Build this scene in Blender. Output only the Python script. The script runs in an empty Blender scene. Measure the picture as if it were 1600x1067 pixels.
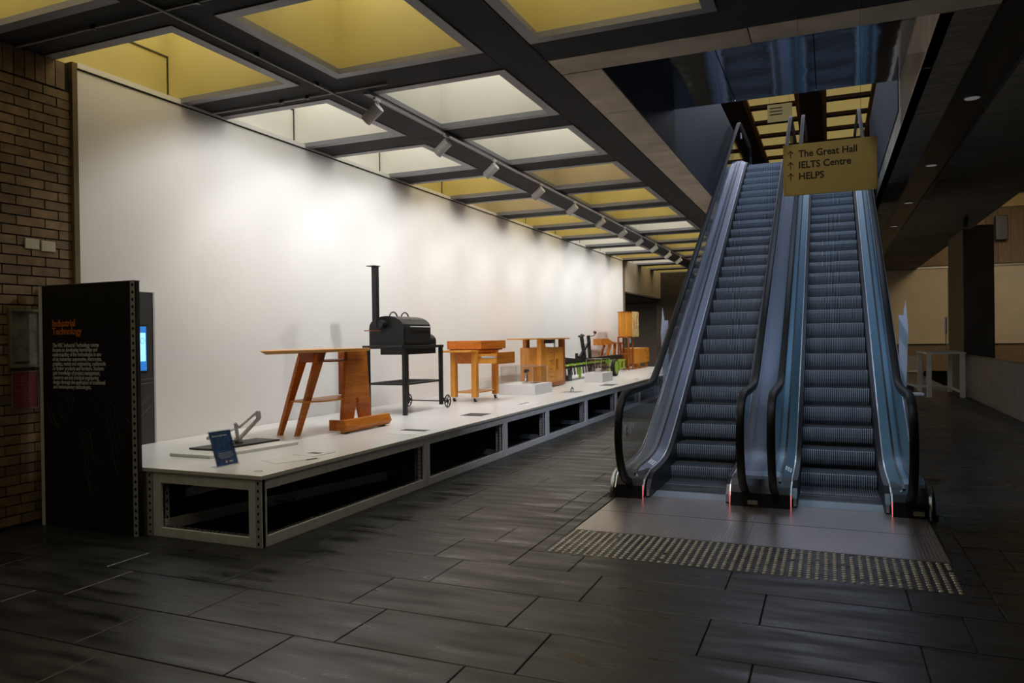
import bpy, math, random
from mathutils import Vector, Matrix
random.seed(7)
R = math.radians
T30 = math.tan(R(30))
COL = bpy.context.scene.collection
sc = bpy.context.scene

# ------------------------------------------------------------------ camera
cam_d = bpy.data.cameras.new('camera'); cam = bpy.data.objects.new('camera', cam_d); COL.objects.link(cam)
cam_d.sensor_fit = 'HORIZONTAL'; cam_d.sensor_width = 36.0
cam_d.lens = 1168.996 / 1600 * 36.0
cam_d.clip_start = 0.05; cam_d.clip_end = 200
yw, pt, rl = .401501, -.004988, -.0140097
fw = Vector((-math.sin(yw) * math.cos(pt), math.cos(yw) * math.cos(pt), math.sin(pt)))
rt0 = Vector((math.cos(yw), math.sin(yw), 0)); up0 = rt0.cross(fw)
rt = math.cos(rl) * rt0 + math.sin(rl) * up0
up = -math.sin(rl) * rt0 + math.cos(rl) * up0
M = Matrix((rt, up, -fw)).transposed().to_4x4(); M.translation = Vector((0, 0, 1.846))
cam.matrix_world = M
sc.camera = cam

# ------------------------------------------------------------------ world, exposure, large lights
w = bpy.data.worlds.new('world'); sc.world = w; w.use_nodes = True
w.node_tree.nodes['Background'].inputs[0].default_value = (.55, .66, 1, 1)
w.node_tree.nodes['Background'].inputs[1].default_value = .02
sc.view_settings.view_transform = 'Standard'; sc.view_settings.look = 'None'
sc.view_settings.gamma = 1; sc.view_settings.use_curve_mapping = False
sc.view_settings.exposure = 0.0
WELL_E = 2.0      # brightness of the lamps at the top of the ceiling wells
SPOT_E = 172
def area_light(name, loc, rot, sx, sy, e, col):
    d = bpy.data.lights.new(name, 'AREA'); d.shape = 'RECTANGLE'; d.size = sx; d.size_y = sy
    d.energy = e; d.color = col
    o = bpy.data.objects.new(name, d); COL.objects.link(o); o.location = loc; o.rotation_euler = rot
    return o
# added cool fill over the upper landing and the escalator shaft
area_light('upper_shaft_fill', (-0.7, 13.6, 10.6), (R(38), 0, 0), 5.0, 4.0, 760, (.60, .74, 1.0))
area_light('upper_landing_fill', (-0.7, 25.5, 10.6), (R(-20), 0, 0), 7.0, 4.0, 160, (.72, .78, 1.0))
area_light('upper_void_light_side', (6.5, 33.0, 8.0), (R(25), 0, 0), 3.0, 7.0, 520, (1.0, .82, .58))
area_light('back_bay_light', (-9.5, 33.0, 3.4), (0, 0, 0), 2.5, 5.0, 220, (1.0, .88, .74))

def aimed_spot(name, loc, tgt, e, col, size, blend=.7, soft=.15):
    d = bpy.data.lights.new(name, 'SPOT'); d.energy = e; d.color = col; d.spot_size = R(size); d.spot_blend = blend; d.shadow_soft_size = soft
    o = bpy.data.objects.new(name, d); COL.objects.link(o); o.location = loc
    o.rotation_euler = (Vector(tgt) - Vector(loc)).to_track_quat('-Z', 'Y').to_euler(); return o
# two added fill spots above the landing, brightening the escalator risers
aimed_spot('escalator_fill_spot', (-1.45, 7.45, 4.80), (-1.45, 12.0, .8), 440, (.90, .88, 1.0), 92)
aimed_spot('escalator_fill_spot', (.12, 7.45, 4.80), (.12, 12.0, .8), 480, (.58, .82, 1.0), 92)

aimed_spot('sign_fill_spot', (.0, 4.4, 4.80), (.01, 7.05, 3.28), 24, (1.0, .92, .75), 17, .5, .03)  # added fill spot to brighten the hanging sign

# ------------------------------------------------------------------ materials
MATS = {}
def mat(name, col, rough=.5, metal=0., spec=.5, noise=None, bump=None, emit=None, alpha=None, rand=0., scale3=(1, 1, 1), tint=None):
    """noise=(scale, amount[, detail]) multiplies the colour; bump=(scale, strength, dist)"""
    m = bpy.data.materials.new(name); m.use_nodes = True; nt = m.node_tree; N = nt.nodes; L = nt.links
    b = N['Principled BSDF']
    b.inputs['Base Color'].default_value = (*col, 1); b.inputs['Roughness'].default_value = rough
    b.inputs['Metallic'].default_value = metal
    if 'Specular IOR Level' in b.inputs: b.inputs['Specular IOR Level'].default_value = spec
    tc = N.new('ShaderNodeTexCoord'); mp = N.new('ShaderNodeMapping'); mp.inputs['Scale'].default_value = scale3
    L.new(tc.outputs['Object'], mp.inputs['Vector'])
    src = None
    if rand or noise:
        mul = N.new('ShaderNodeMath'); mul.operation = 'MULTIPLY_ADD'
        mul.inputs[1].default_value = rand; mul.inputs[2].default_value = 1 - rand / 2
        oi = N.new('ShaderNodeObjectInfo'); L.new(oi.outputs['Random'], mul.inputs[0]); src = mul.outputs[0]
        if noise:
            n = N.new('ShaderNodeTexNoise'); n.inputs['Scale'].default_value = noise[0]
            n.inputs['Detail'].default_value = noise[2] if len(noise) > 2 else 4
            off = N.new('ShaderNodeVectorMath'); off.operation = 'ADD'
            cmb = N.new('ShaderNodeMath'); cmb.operation = 'MULTIPLY'; cmb.inputs[1].default_value = 31.7
            L.new(oi.outputs['Random'], cmb.inputs[0]); L.new(mp.outputs[0], off.inputs[0]); L.new(cmb.outputs[0], off.inputs[1])
            L.new(off.outputs[0], n.inputs['Vector'])
            mr = N.new('ShaderNodeMapRange'); mr.inputs[1].default_value = .3; mr.inputs[2].default_value = .7
            mr.inputs[3].default_value = 1 - noise[1]; mr.inputs[4].default_value = 1 + noise[1]
            L.new(n.outputs[0], mr.inputs[0])
            m2 = N.new('ShaderNodeMath'); m2.operation = 'MULTIPLY'; L.new(src, m2.inputs[0]); L.new(mr.outputs[0], m2.inputs[1]); src = m2.outputs[0]
        vm = N.new('ShaderNodeVectorMath'); vm.operation = 'SCALE'; vm.inputs[0].default_value = col
        L.new(src, vm.inputs['Scale']); L.new(vm.outputs[0], b.inputs['Base Color'])
    if bump:
        n = N.new('ShaderNodeTexNoise'); n.inputs['Scale'].default_value = bump[0]; n.inputs['Detail'].default_value = 5
        bp = N.new('ShaderNodeBump'); bp.inputs['Strength'].default_value = bump[1]; bp.inputs['Distance'].default_value = bump[2]
        L.new(mp.outputs[0], n.inputs['Vector']); L.new(n.outputs[0], bp.inputs['Height']); L.new(bp.outputs[0], b.inputs['Normal'])
    if emit:
        b.inputs['Emission Color'].default_value = (*emit[0], 1); b.inputs['Emission Strength'].default_value = emit[1]
    MATS[name] = m
    return m

def glass_mat(name, tint, refl=1.0, ior=1.5, base=0.0):
    m = bpy.data.materials.new(name); m.use_nodes = True; nt = m.node_tree; N = nt.nodes; L = nt.links
    N.remove(N['Principled BSDF']); out = N['Material Output']
    tr = N.new('ShaderNodeBsdfTransparent'); tr.inputs[0].default_value = (*tint, 1)
    gl = N.new('ShaderNodeBsdfGlossy'); gl.inputs['Roughness'].default_value = .02; gl.inputs[0].default_value = (.95, .97, 1, 1)
    fr = N.new('ShaderNodeLayerWeight'); fr.inputs['Blend'].default_value = .5
    pw = N.new('ShaderNodeMath'); pw.operation = 'POWER'; pw.inputs[1].default_value = 4.5; L.new(fr.outputs['Facing'], pw.inputs[0])
    ma = N.new('ShaderNodeMath'); ma.operation = 'MULTIPLY_ADD'; ma.inputs[1].default_value = refl * .75; ma.inputs[2].default_value = .035 + base
    mx = N.new('ShaderNodeMixShader'); L.new(pw.outputs[0], ma.inputs[0]); L.new(ma.outputs[0], mx.inputs[0])
    L.new(tr.outputs[0], mx.inputs[1]); L.new(gl.outputs[0], mx.inputs[2]); L.new(mx.outputs[0], out.inputs[0])
    MATS[name] = m; return m

def tile_mat(name, col, r0, r1, scale3):
    m = mat(name, col, .4, 0, .5, noise=(3.0, .25, 6), rand=.5, scale3=scale3)
    nt = m.node_tree; N = nt.nodes; L = nt.links; b = N['Principled BSDF']; b.inputs['Specular IOR Level'].default_value = .8
    tc = N.new('ShaderNodeTexCoord'); mp = N.new('ShaderNodeMapping'); mp.inputs['Scale'].default_value = (.8, 4.5, 1)
    g = N.new('ShaderNodeNewGeometry'); L.new(g.outputs['Position'], mp.inputs['Vector'])
    n = N.new('ShaderNodeTexNoise'); n.inputs['Scale'].default_value = 1.6; n.inputs['Detail'].default_value = 7
    L.new(mp.outputs[0], n.inputs['Vector'])
    mr = N.new('ShaderNodeMapRange'); mr.inputs[1].default_value = .3; mr.inputs[2].default_value = .7; mr.inputs[3].default_value = r0; mr.inputs[4].default_value = r1
    L.new(n.outputs[0], mr.inputs[0]); L.new(mr.outputs[0], b.inputs['Roughness'])
    n2 = N.new('ShaderNodeTexNoise'); n2.inputs['Scale'].default_value = 90; n2.inputs['Detail'].default_value = 4
    L.new(g.outputs['Position'], n2.inputs['Vector'])
    bp = N.new('ShaderNodeBump'); bp.inputs['Strength'].default_value = .35; bp.inputs['Distance'].default_value = .003
    L.new(n2.outputs[0], bp.inputs['Height']); L.new(bp.outputs[0], b.inputs['Normal'])
    return m

def wood_mat(name, dark, light, rough=.38, axis=(9, 1, 9)):
    m = bpy.data.materials.new(name); m.use_nodes = True; nt = m.node_tree; N = nt.nodes; L = nt.links; b = N['Principled BSDF']
    tc = N.new('ShaderNodeTexCoord'); mp = N.new('ShaderNodeMapping'); mp.inputs['Scale'].default_value = axis
    L.new(tc.outputs['Object'], mp.inputs['Vector'])
    n = N.new('ShaderNodeTexNoise'); n.inputs['Scale'].default_value = 1.8; n.inputs['Detail'].default_value = 7; n.inputs['Distortion'].default_value = 1.2
    L.new(mp.outputs[0], n.inputs['Vector'])
    cr = N.new('ShaderNodeValToRGB'); cr.color_ramp.elements[0].position = .3; cr.color_ramp.elements[1].position = .7
    cr.color_ramp.elements[0].color = (*dark, 1); cr.color_ramp.elements[1].color = (*light, 1)
    L.new(n.outputs[0], cr.inputs[0]); L.new(cr.outputs[0], b.inputs['Base Color']); b.inputs['Roughness'].default_value = rough
    MATS[name] = m; return m

m_white = mat('white_wall_paint', (.80, .79, .78), .55, noise=(2, .015))
m_wtop = mat('white_platform_laminate', (.78, .78, .79), .28, noise=(3, .02))
m_wedge = mat('white_board_edge', (.78, .77, .74), .5)
m_frame = mat('galvanised_grey_steel', (.74, .75, .77), .5, .0, noise=(12, .08))
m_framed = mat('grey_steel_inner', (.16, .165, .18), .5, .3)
m_post = mat('perforated_steel', (.50, .50, .52), .5, .15, noise=(12, .06))
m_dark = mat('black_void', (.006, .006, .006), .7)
m_panel = mat('black_panel_print', (.009, .009, .009), .55, noise=(40, .15))
m_kiosk = mat('charcoal_panel', (.035, .036, .038), .5, noise=(90, .12))
m_orange = mat('orange_print', (.75, .22, .03), .6)
m_whiteprint = mat('white_print', (.78, .78, .78), .6)
m_greyprint = mat('dark_grey_line_print', (.06, .06, .06), .6)
m_greyline = mat('mid_grey_line_print', (.16, .16, .16), .6)
m_tile = tile_mat('charcoal_stone_tile', (.0135, .0135, .0145), .22, .56, (1, 3, 1))
m_grout = mat('floor_grout', (.05, .05, .049), .8)
m_brick = mat('brown_brick', (.17, .115, .06), .8, noise=(7, .28, 6), bump=(60, .5, .004), rand=.55)
m_mortar = mat('dark_mortar', (.028, .02, .014), .95, noise=(30, .2))
m_ceil = mat('black_acoustic_ceiling', (.012, .012, .0135), .9, noise=(60, .5, 6), bump=(90, .5, .006))
m_rim = mat('grey_well_frame', (.20, .20, .215), .5, noise=(20, .06))
m_yel = mat('mustard_well_lining', (.50, .42, .15), .5, noise=(1.5, .06))
m_beige = mat('beige_well_lining', (.42, .35, .21), .5, noise=(1.5, .06))
m_cream = mat('cream_well_lining', (.68, .66, .58), .5, noise=(1.5, .03))
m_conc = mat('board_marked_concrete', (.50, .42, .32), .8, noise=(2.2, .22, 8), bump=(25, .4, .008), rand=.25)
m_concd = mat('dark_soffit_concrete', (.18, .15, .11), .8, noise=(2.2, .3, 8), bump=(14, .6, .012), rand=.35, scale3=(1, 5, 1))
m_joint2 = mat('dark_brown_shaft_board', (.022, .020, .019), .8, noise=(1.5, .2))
m_joint = mat('dark_joint', (.012, .011, .010), .9)
m_black = mat('matt_black_steel', (.022, .022, .023), .38, .3)
m_blackp = mat('satin_black_paint', (.014, .014, .015), .35)
m_rubber = mat('black_rubber', (.008, .008, .008), .5, spec=.3)
m_chrome = mat('polished_chrome', (.75, .76, .78), .15, 1.0)
m_steel = mat('brushed_stainless', (.50, .53, .58), .26, 1.0, noise=(2, .05))
m_steeldeck = mat('blue_lit_deck_steel', (.13, .20, .30), .36, .75)  # unused deck steel with the blue light put into its colour
m_deckL = mat('lilac_lit_deck_steel', (.20, .215, .27), .34, .7)  # lilac cast of the light put into the stainless deck colour
m_deckR = mat('teal_lit_deck_steel', (.12, .225, .30), .34, .7)  # same stainless, with the teal cast of the light painted in
m_mirror = mat('polished_steel_soffit', (.30, .31, .33), .09, 1.0, bump=(.45, .25, .09))
m_shaft = mat('dark_steel_shaft_lining', (.016, .018, .024), .6, .0, noise=(1.2, .25), bump=(1.2, .3, .03))
m_step = mat('cast_aluminium_step', (.26, .29, .33), .45, .35)
m_stepd = mat('step_tread_dark', (.09, .10, .115), .45, .6)
m_stepg = mat('step_groove_dark', (.035, .038, .045), .7, .2)  # riser grooves coloured darker so the ribs stand out
m_skirt = mat('black_skirt', (.010, .011, .014), .4, .1)
m_plate = mat('ribbed_landing_steel', (.66, .61, .60), .30, .85, noise=(5, .08), scale3=(40, 1, 1))
m_red = mat('red_light_strip', (.6, .1, .1), .5, emit=((1.0, .2, .2), .75))
m_acedge = mat('acrylic_edge', (.42, .43, .42), .3)
m_line = mat('bright_trim_strip', (.85, .87, .92), .25, .8)
m_glass = glass_mat('balustrade_glass', (.93, .95, .965), 1.0, 1.5, .01)
m_acryl = glass_mat('clear_acrylic', (.95, .955, .955), .6, 1.45, 0)
m_wood = wood_mat('orange_oiled_timber', (.46, .12, .008), (.68, .235, .022))
m_woodl = wood_mat('honey_timber', (.66, .27, .03), (.82, .38, .06))
m_woodv = wood_mat('honey_timber_upright', (.62, .22, .02), (.80, .36, .05), axis=(9, 9, 1))
m_woodd = wood_mat('red_brown_timber', (.28, .06, .006), (.46, .13, .015))
m_pine = wood_mat('pale_plywood', (.62, .42, .16), (.80, .62, .30))
m_green = mat('lime_green_plastic', (.30, .52, .03), .4)
m_plinth = mat('white_plinth', (.80, .80, .80), .4)
m_silver = mat('silver_printed_plastic', (.62, .63, .64), .35, .1)
m_blue = mat('blue_card', (.06, .13, .32), .45, noise=(18, .45))
m_screen = mat('lit_screen', (.1, .3, .5), .3, emit=((.35, .75, 1.0), 1.25))
m_screenb = mat('screen_blue_border', (.02, .12, .4), .3, emit=((.03, .2, .6), .8))
m_gold = mat('gold_sign_face', (.85, .66, .25), .5)
m_brown = mat('dark_brown_lettering', (.045, .028, .012), .6)
m_maroon = mat('maroon_notice', (.16, .022, .026), .6)
m_paper = mat('old_paper', (.16, .15, .12), .7, noise=(9, .45))
m_fr = mat('aluminium_picture_frame', (.26, .24, .19), .4, .5)
m_switch = mat('cream_switch_plate', (.42, .38, .28), .5)
m_spot = mat('white_spotlight_body', (.72, .72, .72), .4)
m_conduit = mat('grey_conduit', (.30, .30, .30), .5)
m_upbeam = mat('brown_upper_beam', (.035, .014, .008), .8)
m_uptrim = mat('brown_timber_trim', (.26, .13, .045), .7)
m_upglow = mat('yellow_upper_lightbox', (.6, .45, .12), .6, noise=(.6, .05), emit=((.85, .64, .22), .27))
m_linen = mat('beige_blind_fabric', (.56, .45, .30), .85, noise=(1.5, .05), bump=(3, .2, .02))
m_ply = mat('brown_wall_boarding', (.20, .125, .06), .7, noise=(3, .2, 6), scale3=(6, 6, .6), rand=.25)
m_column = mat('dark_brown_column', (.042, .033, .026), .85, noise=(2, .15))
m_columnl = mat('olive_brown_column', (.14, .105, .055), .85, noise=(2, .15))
m_lowwall = mat('low_parapet_concrete', (.17, .14, .11), .8, noise=(2, .15), rand=.15)
m_lav = mat('pale_lilac_guard', (.36, .38, .46), .4, .2)
m_tbl = mat('grey_white_table', (.55, .53, .48), .5)
m_cloth = mat('cream_cloth', (.45, .40, .30), .9)
m_greywall = mat('grey_back_wall', (.24, .215, .20), .8, noise=(1, .06))
m_slat = mat('dark_timber_slat', (.06, .05, .045), .8, rand=.3)
m_lens = mat('lamp_lens', (.9, .9, .9), .3, emit=((1, .97, .92), 9))
m_dl = mat('dim_downlight_lens', (.5, .5, .5), .3, emit=((.9, .88, .85), .09))

def well_lamp(name, col, e):
    return mat(name, (.8, .8, .8), .5, emit=(col, e))
m_lampY = well_lamp('warm_well_lamp', (1.0, .90, .68), WELL_E)
m_lampOff = mat('unlit_well_lamp', (.5, .5, .48), .5)
m_lampW = well_lamp('white_well_lamp', (1.0, .98, .93), WELL_E * 1.0)

# ------------------------------------------------------------------ mesh builder
WLOC = {}
class MB:
    def __init__(s): s.v = []; s.f = []; s.mi = []; s.sm = []
    def add(s, vs, fs, mi=0, sm=False):
        k = len(s.v); s.v += [tuple(p) for p in vs]
        for f in fs: s.f.append(tuple(i + k for i in f)); s.mi.append(mi); s.sm.append(sm)
        return s
    def hexa(s, p, mi=0):
        return s.add(p, [(0, 3, 2, 1), (4, 5, 6, 7), (0, 1, 5, 4), (1, 2, 6, 5), (2, 3, 7, 6), (3, 0, 4, 7)], mi)
    def box(s, x0, x1, y0, y1, z0, z1, mi=0):
        if x0 > x1: x0, x1 = x1, x0
        if y0 > y1: y0, y1 = y1, y0
        if z0 > z1: z0, z1 = z1, z0
        return s.hexa([(x0, y0, z0), (x1, y0, z0), (x1, y1, z0), (x0, y1, z0), (x0, y0, z1), (x1, y0, z1), (x1, y1, z1), (x0, y1, z1)], mi)
    def prism(s, pts, ax, a, b, mi=0, sm=False):
        n = len(pts)
        def P(p, t): return {'x': (t, p[0], p[1]), 'y': (p[0], t, p[1]), 'z': (p[0], p[1], t)}[ax]
        vs = [P(p, a) for p in pts] + [P(p, b) for p in pts]
        s.add(vs, [tuple(range(n))[::-1], tuple(range(n, 2 * n))], mi)
        s.add(vs, [(i, (i + 1) % n, n + (i + 1) % n, n + i) for i in range(n)], mi, sm)
        return s
    def bar(s, p, q, w_, h_, upv=(0, 0, 1), mi=0):
        p = Vector(p); q = Vector(q); d = (q - p).normalized(); u = Vector(upv)
        if abs(d.dot(u)) > .99: u = Vector((0, 1, 0))
        sd = d.cross(u).normalized(); u = sd.cross(d).normalized()
        c = [(-1, -1), (1, -1), (1, 1), (-1, 1)]
        return s.hexa([p + sd * a * w_ / 2 + u * b * h_ / 2 for a, b in c] + [q + sd * a * w_ / 2 + u * b * h_ / 2 for a, b in c], mi)
    def tube(s, path, r, seg=8, mi=0, closed=False, r2=None):
        path = [Vector(p) for p in path]; n = len(path); vs = []
        pu = None
        for i, p in enumerate(path):
            if closed: d = (path[(i + 1) % n] - path[i - 1]).normalized()
            else: d = (path[min(i + 1, n - 1)] - path[max(i - 1, 0)]).normalized()
            u = Vector((0, 0, 1)) if abs(d.z) < .95 else Vector((1, 0, 0))
            if pu is not None: u = pu
            sd = d.cross(u).normalized(); u = sd.cross(d).normalized(); pu = u
            rr = r if r2 is None else r + (r2 - r) * i / (n - 1)
            for k in range(seg):
                a = 2 * math.pi * k / seg; vs.append(p + sd * math.cos(a) * rr + u * math.sin(a) * rr)
        fs = []
        for i in range(n if closed else n - 1):
            j = (i + 1) % n
            for k in range(seg):
                l = (k + 1) % seg; fs.append((i * seg + k, i * seg + l, j * seg + l, j * seg + k))
        s.add(vs, fs, mi, True)
        if not closed:
            s.add([vs[k] for k in range(seg)], [tuple(range(seg))[::-1]], mi)
            s.add([vs[(n - 1) * seg + k] for k in range(seg)], [tuple(range(seg))], mi)
        return s
    def cyl(s, p, q, r, seg=16, mi=0, r2=None): return s.tube([p, q], r, seg, mi, r2=r2)
    def sweep(s, path, sec, cx, mi=0, sm=True, caps=True):
        """path: (y,z) points; sec: (dx, dn) closed section, dn along the outward normal of the path"""
        n = len(path); m = len(sec); vs = []
        for i in range(n):
            a = path[max(i - 1, 0)]; b = path[min(i + 1, n - 1)]
            dy, dz = b[0] - a[0], b[1] - a[1]; l = math.hypot(dy, dz) or 1
            ny, nz = -dz / l, dy / l
            for dx, dn in sec: vs.append((cx + dx, path[i][0] + ny * dn, path[i][1] + nz * dn))
        fs = [(i * m + k, i * m + (k + 1) % m, (i + 1) * m + (k + 1) % m, (i + 1) * m + k) for i in range(n - 1) for k in range(m)]
        s.add(vs, fs, mi, sm)
        if caps: s.add(vs, [tuple(range(m))[::-1], tuple(range((n - 1) * m, n * m))], mi)
        return s
    def perf(s, fn, a0, a1, z0, z1, pitch, r, mi=0):
        """sheet with real octagonal holes; fn maps (a, z) to a point"""
        n = max(1, int(round((z1 - z0) / pitch))); h = (z1 - z0) / n; ca = (a0 + a1) / 2
        for i in range(n):
            b = z0 + i * h; cz = b + h / 2
            o = [(a0, b), (ca, b), (a1, b), (a1, cz), (a1, b + h), (ca, b + h), (a0, b + h), (a0, cz)]
            hl = [(ca + r * math.cos(R(-135 + 45 * k)), cz + r * math.sin(R(-135 + 45 * k))) for k in range(8)]
            s.add([fn(*p) for p in o + hl], [(k, (k + 1) % 8, 8 + (k + 1) % 8, 8 + k) for k in range(8)], mi)
        return s
    def mesh(s, name, mats, org=(0, 0, 0)):
        me = bpy.data.meshes.new(name)
        me.from_pydata([(a - org[0], b - org[1], c - org[2]) for a, b, c in s.v], [], s.f)
        for m in (mats if isinstance(mats, (list, tuple)) else [mats]): me.materials.append(m)
        me.polygons.foreach_set('material_index', s.mi); me.polygons.foreach_set('use_smooth', s.sm)
        me.update(); return me
    def build(s, name, mats, parent=None, bevel=0, label=None):
        if parent is not None: org = WLOC[parent.name]
        else:
            xs = [p[0] for p in s.v]; ys = [p[1] for p in s.v]; zs = [p[2] for p in s.v]
            org = ((min(xs) + max(xs)) / 2, (min(ys) + max(ys)) / 2, min(zs))
        o = bpy.data.objects.new(name, s.mesh(name, mats, org)); COL.objects.link(o)
        if parent is not None: o.parent = parent; WLOC[o.name] = org
        else: o.location = org; WLOC[o.name] = org
        if bevel:
            b = o.modifiers.new('bevel', 'BEVEL'); b.width = bevel; b.segments = 1; b.limit_method = 'ANGLE'
        if label: o['label'] = label
        return o
def tag(o, label, cat, group=None):
    o['label'] = label; o['category'] = cat
    if group: o['group'] = group
    return o
def thing(name, label, cat, loc, group=None):
    o = bpy.data.objects.new(name, None); COL.objects.link(o); o.location = loc; o.empty_display_size = .1
    WLOC[o.name] = tuple(loc); return tag(o, label, cat, group)
def struct(o): o['kind'] = 'structure'; return o
def inst(name, me, loc, parent):
    o = bpy.data.objects.new(name, me); COL.objects.link(o); o.parent = parent
    pl = WLOC[parent.name] if parent.name in WLOC else (0, 0, 0)
    o.location = (loc[0] - pl[0], loc[1] - pl[1], loc[2] - pl[2]); return o
def text(body, size, loc, rot, m, parent, name='lettering', ext=.001, align='LEFT', sx=1, spacing=1.0, off=0):
    c = bpy.data.curves.new('t', 'FONT'); c.body = body; c.size = size; c.extrude = ext; c.align_x = align; c.space_line = spacing
    c.offset = off; c.resolution_u = 3
    o = bpy.data.objects.new('t', c); me = bpy.data.meshes.new_from_object(o); bpy.data.objects.remove(o); bpy.data.curves.remove(c)
    me.name = name; me.materials.clear(); me.materials.append(m)
    t = bpy.data.objects.new(name, me); COL.objects.link(t); t.scale = (sx, 1, 1)
    pl = WLOC[parent.name]; t.parent = parent; t.location = (loc[0] - pl[0], loc[1] - pl[1], loc[2] - pl[2]); t.rotation_euler = rot
    return t
def arc(cy, cz, r, a0, a1, n=8): return [(cy + r * math.cos(R(a0 + (a1 - a0) * i / n)), cz + r * math.sin(R(a0 + (a1 - a0) * i / n))) for i in range(n + 1)]
FRONT = (R(90), 0, 0)            # text facing -y
SIDE = (R(90), 0, R(90))         # text facing +x

ZC = 4.87      # underside of the lower ceiling
ZU = 6.30      # upper floor
XW = -7.50     # face of the display wall
ZP = .648      # top of the platform

# =================================================================== FLOOR
fl = MB().box(-14, 14, -2.5, 46, -.30, -.012).build('floor', m_grout); struct(fl)
G = .004
def tile_mesh(wx, wy):
    b = MB(); c = .004
    x, y = wx / 2 - G, wy / 2 - G
    vs = [(-x, -y, -.012), (x, -y, -.012), (x, y, -.012), (-x, y, -.012), (-x, -y, -.003), (x, -y, -.003), (x, y, -.003), (-x, y, -.003),
          (-x + c, -y + c, 0), (x - c, -y + c, 0), (x - c, y - c, 0), (-x + c, y - c, 0)]
    b.add(vs, [(8, 9, 10, 11)] + [(i, (i + 1) % 4, 4 + (i + 1) % 4, 4 + i) for i in range(4)] + [(4 + i, 4 + (i + 1) % 4, 8 + (i + 1) % 4, 8 + i) for i in range(4)])
    return b
TM = {}
def place_tile(x0, x1, y0, y1):
    k = (round(x1 - x0, 3), round(y1 - y0, 3))
    if k not in TM: TM[k] = tile_mesh(*k).mesh('tile', m_tile)
    inst('tile', TM[k], ((x0 + x1) / 2, (y0 + y1) / 2, 0), fl)
ROW = .602; PHASE = {1: -4.00, 2: -4.31, 3: -5.213, 4: -4.326, 5: -.431, 6: -3.117, 7: -2.82, 8: -3.5, 9: -2.7, 10: -3.9}
LX0, LX1, LY0, LY1 = -2.42, 1.02, 6.02, 8.35     # hole for landing plates and studs
far = MB()
def far_tile(x0, x1, y0, y1):
    far.box(x0 + G, x1 - G, y0 + G, y1 - G, -.012, 0)
ntile = 0
for r in range(-5, 66):
    y0 = 3.163 + ROW * (r - 2); y1 = y0 + ROW
    ph = PHASE.get(r, random.choice([0, .3, .45, .6, .8, .95]) - 4.0)
    x = ph - 1.2 * math.ceil((ph + 8.4) / 1.2) - (0)
    while x < 7.0:
        a, b_ = x, x + 1.2; x += 1.2
        segs = [(a, b_)]
        if y1 > LY0 + .02 and y0 < LY1:       # clip around the landing plate
            segs = []
            if a < LX0: segs.append((a, min(b_, LX0)))
            if b_ > LX1: segs.append((max(a, LX1), b_))
            ia, ib = max(a, LX0), min(b_, LX1)
            if ib - ia > .06 and y0 < LY0 - .03: place_tile(ia, ib, y0, LY0)
        if y1 > LY1 and y0 > LY1 - ROW:
            ns = []
            for s0, s1 in segs:
                if s0 < -2.33: ns.append((s0, min(s1, -2.33)))
                if s1 > .93: ns.append((max(s0, .93), s1))
            if y0 < 8.5: segs = ns
        for s0, s1 in segs:
            if s1 - s0 < .06: continue
            if s1 < -7.6 or s0 > 3.6 and y0 < 28: continue
            near = (2.0 < y0 < 14.5) and s1 > -6.9 + 0 and s0 < (3.0 if y0 > 5 else 2.2) and not (s1 < -4.8 and y0 > 5.3)
            if near: place_tile(s0, s1, y0, y1); ntile += 1
            else: far_tile(s0, s1, y0, y1)
for x in (3.6, 4.8, 6.0, 7.2, 8.4):
    for k in range(26): far_tile(x, x + 1.2, 28 + .602 * k, 28.602 + .602 * k)
fo = far.build('distant_tiles', m_tile, fl); fo['kind'] = 'stuff'
# border strips of plain stone around the landing plates
for a in ((LX0, -2.285, 6.02, 8.30), (.885, LX1, 6.02, 8.30)):
    n = 4; h = (a[3] - a[2]) / n
    for i in range(n): place_tile(a[0], a[1], a[2] + i * h, a[2] + (i + 1) * h)

# tactile strip: plates and studs
tac = thing('tactile_paving', 'dark strip of round metal studs in front of the escalator landing plates', 'tactile paving', (-.70, 6.45, 0))
MB().box(-2.285, .885, 6.02, 6.825, -.012, -.001).build('backing_plate', m_tile, tac)
sb = MB(); seg = 8
ring = lambda rr, z: [(rr * math.cos(2 * math.pi * k / seg), rr * math.sin(2 * math.pi * k / seg), z) for k in range(seg)]
sb.add(ring(.0185, -.001) + ring(.0165, .004) + ring(.0115, .006), [(k, (k + 1) % seg, seg + (k + 1) % seg, seg + k) for k in range(seg)] + [(seg + k, seg + (k + 1) % seg, 2 * seg + (k + 1) % seg, 2 * seg + k) for k in range(seg)] + [tuple(range(2 * seg, 3 * seg))])
stud_me = sb.mesh('stud', m_chrome)
m_stud = mat('worn_nickel_stud', (.80, .78, .72), .34, .35, rand=.5)
stud_me.materials.clear(); stud_me.materials.append(m_stud)
rest = MB(); NX = 50; cnt = 0
for j in range(13):
    for i in range(NX):
        x = -2.245 + i * .0629 ; y = 6.07 + j * .0595
        if random.random() < .012: continue
        if cnt < 300: inst('stud', stud_me, (x, y, 0), tac); cnt += 1
        else:
            rest.add([(a + x, b + y, c) for a, b, c in sb.v], sb.f)
ro = rest.build('distant_studs', m_stud, tac); ro['kind'] = 'stuff'

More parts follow.
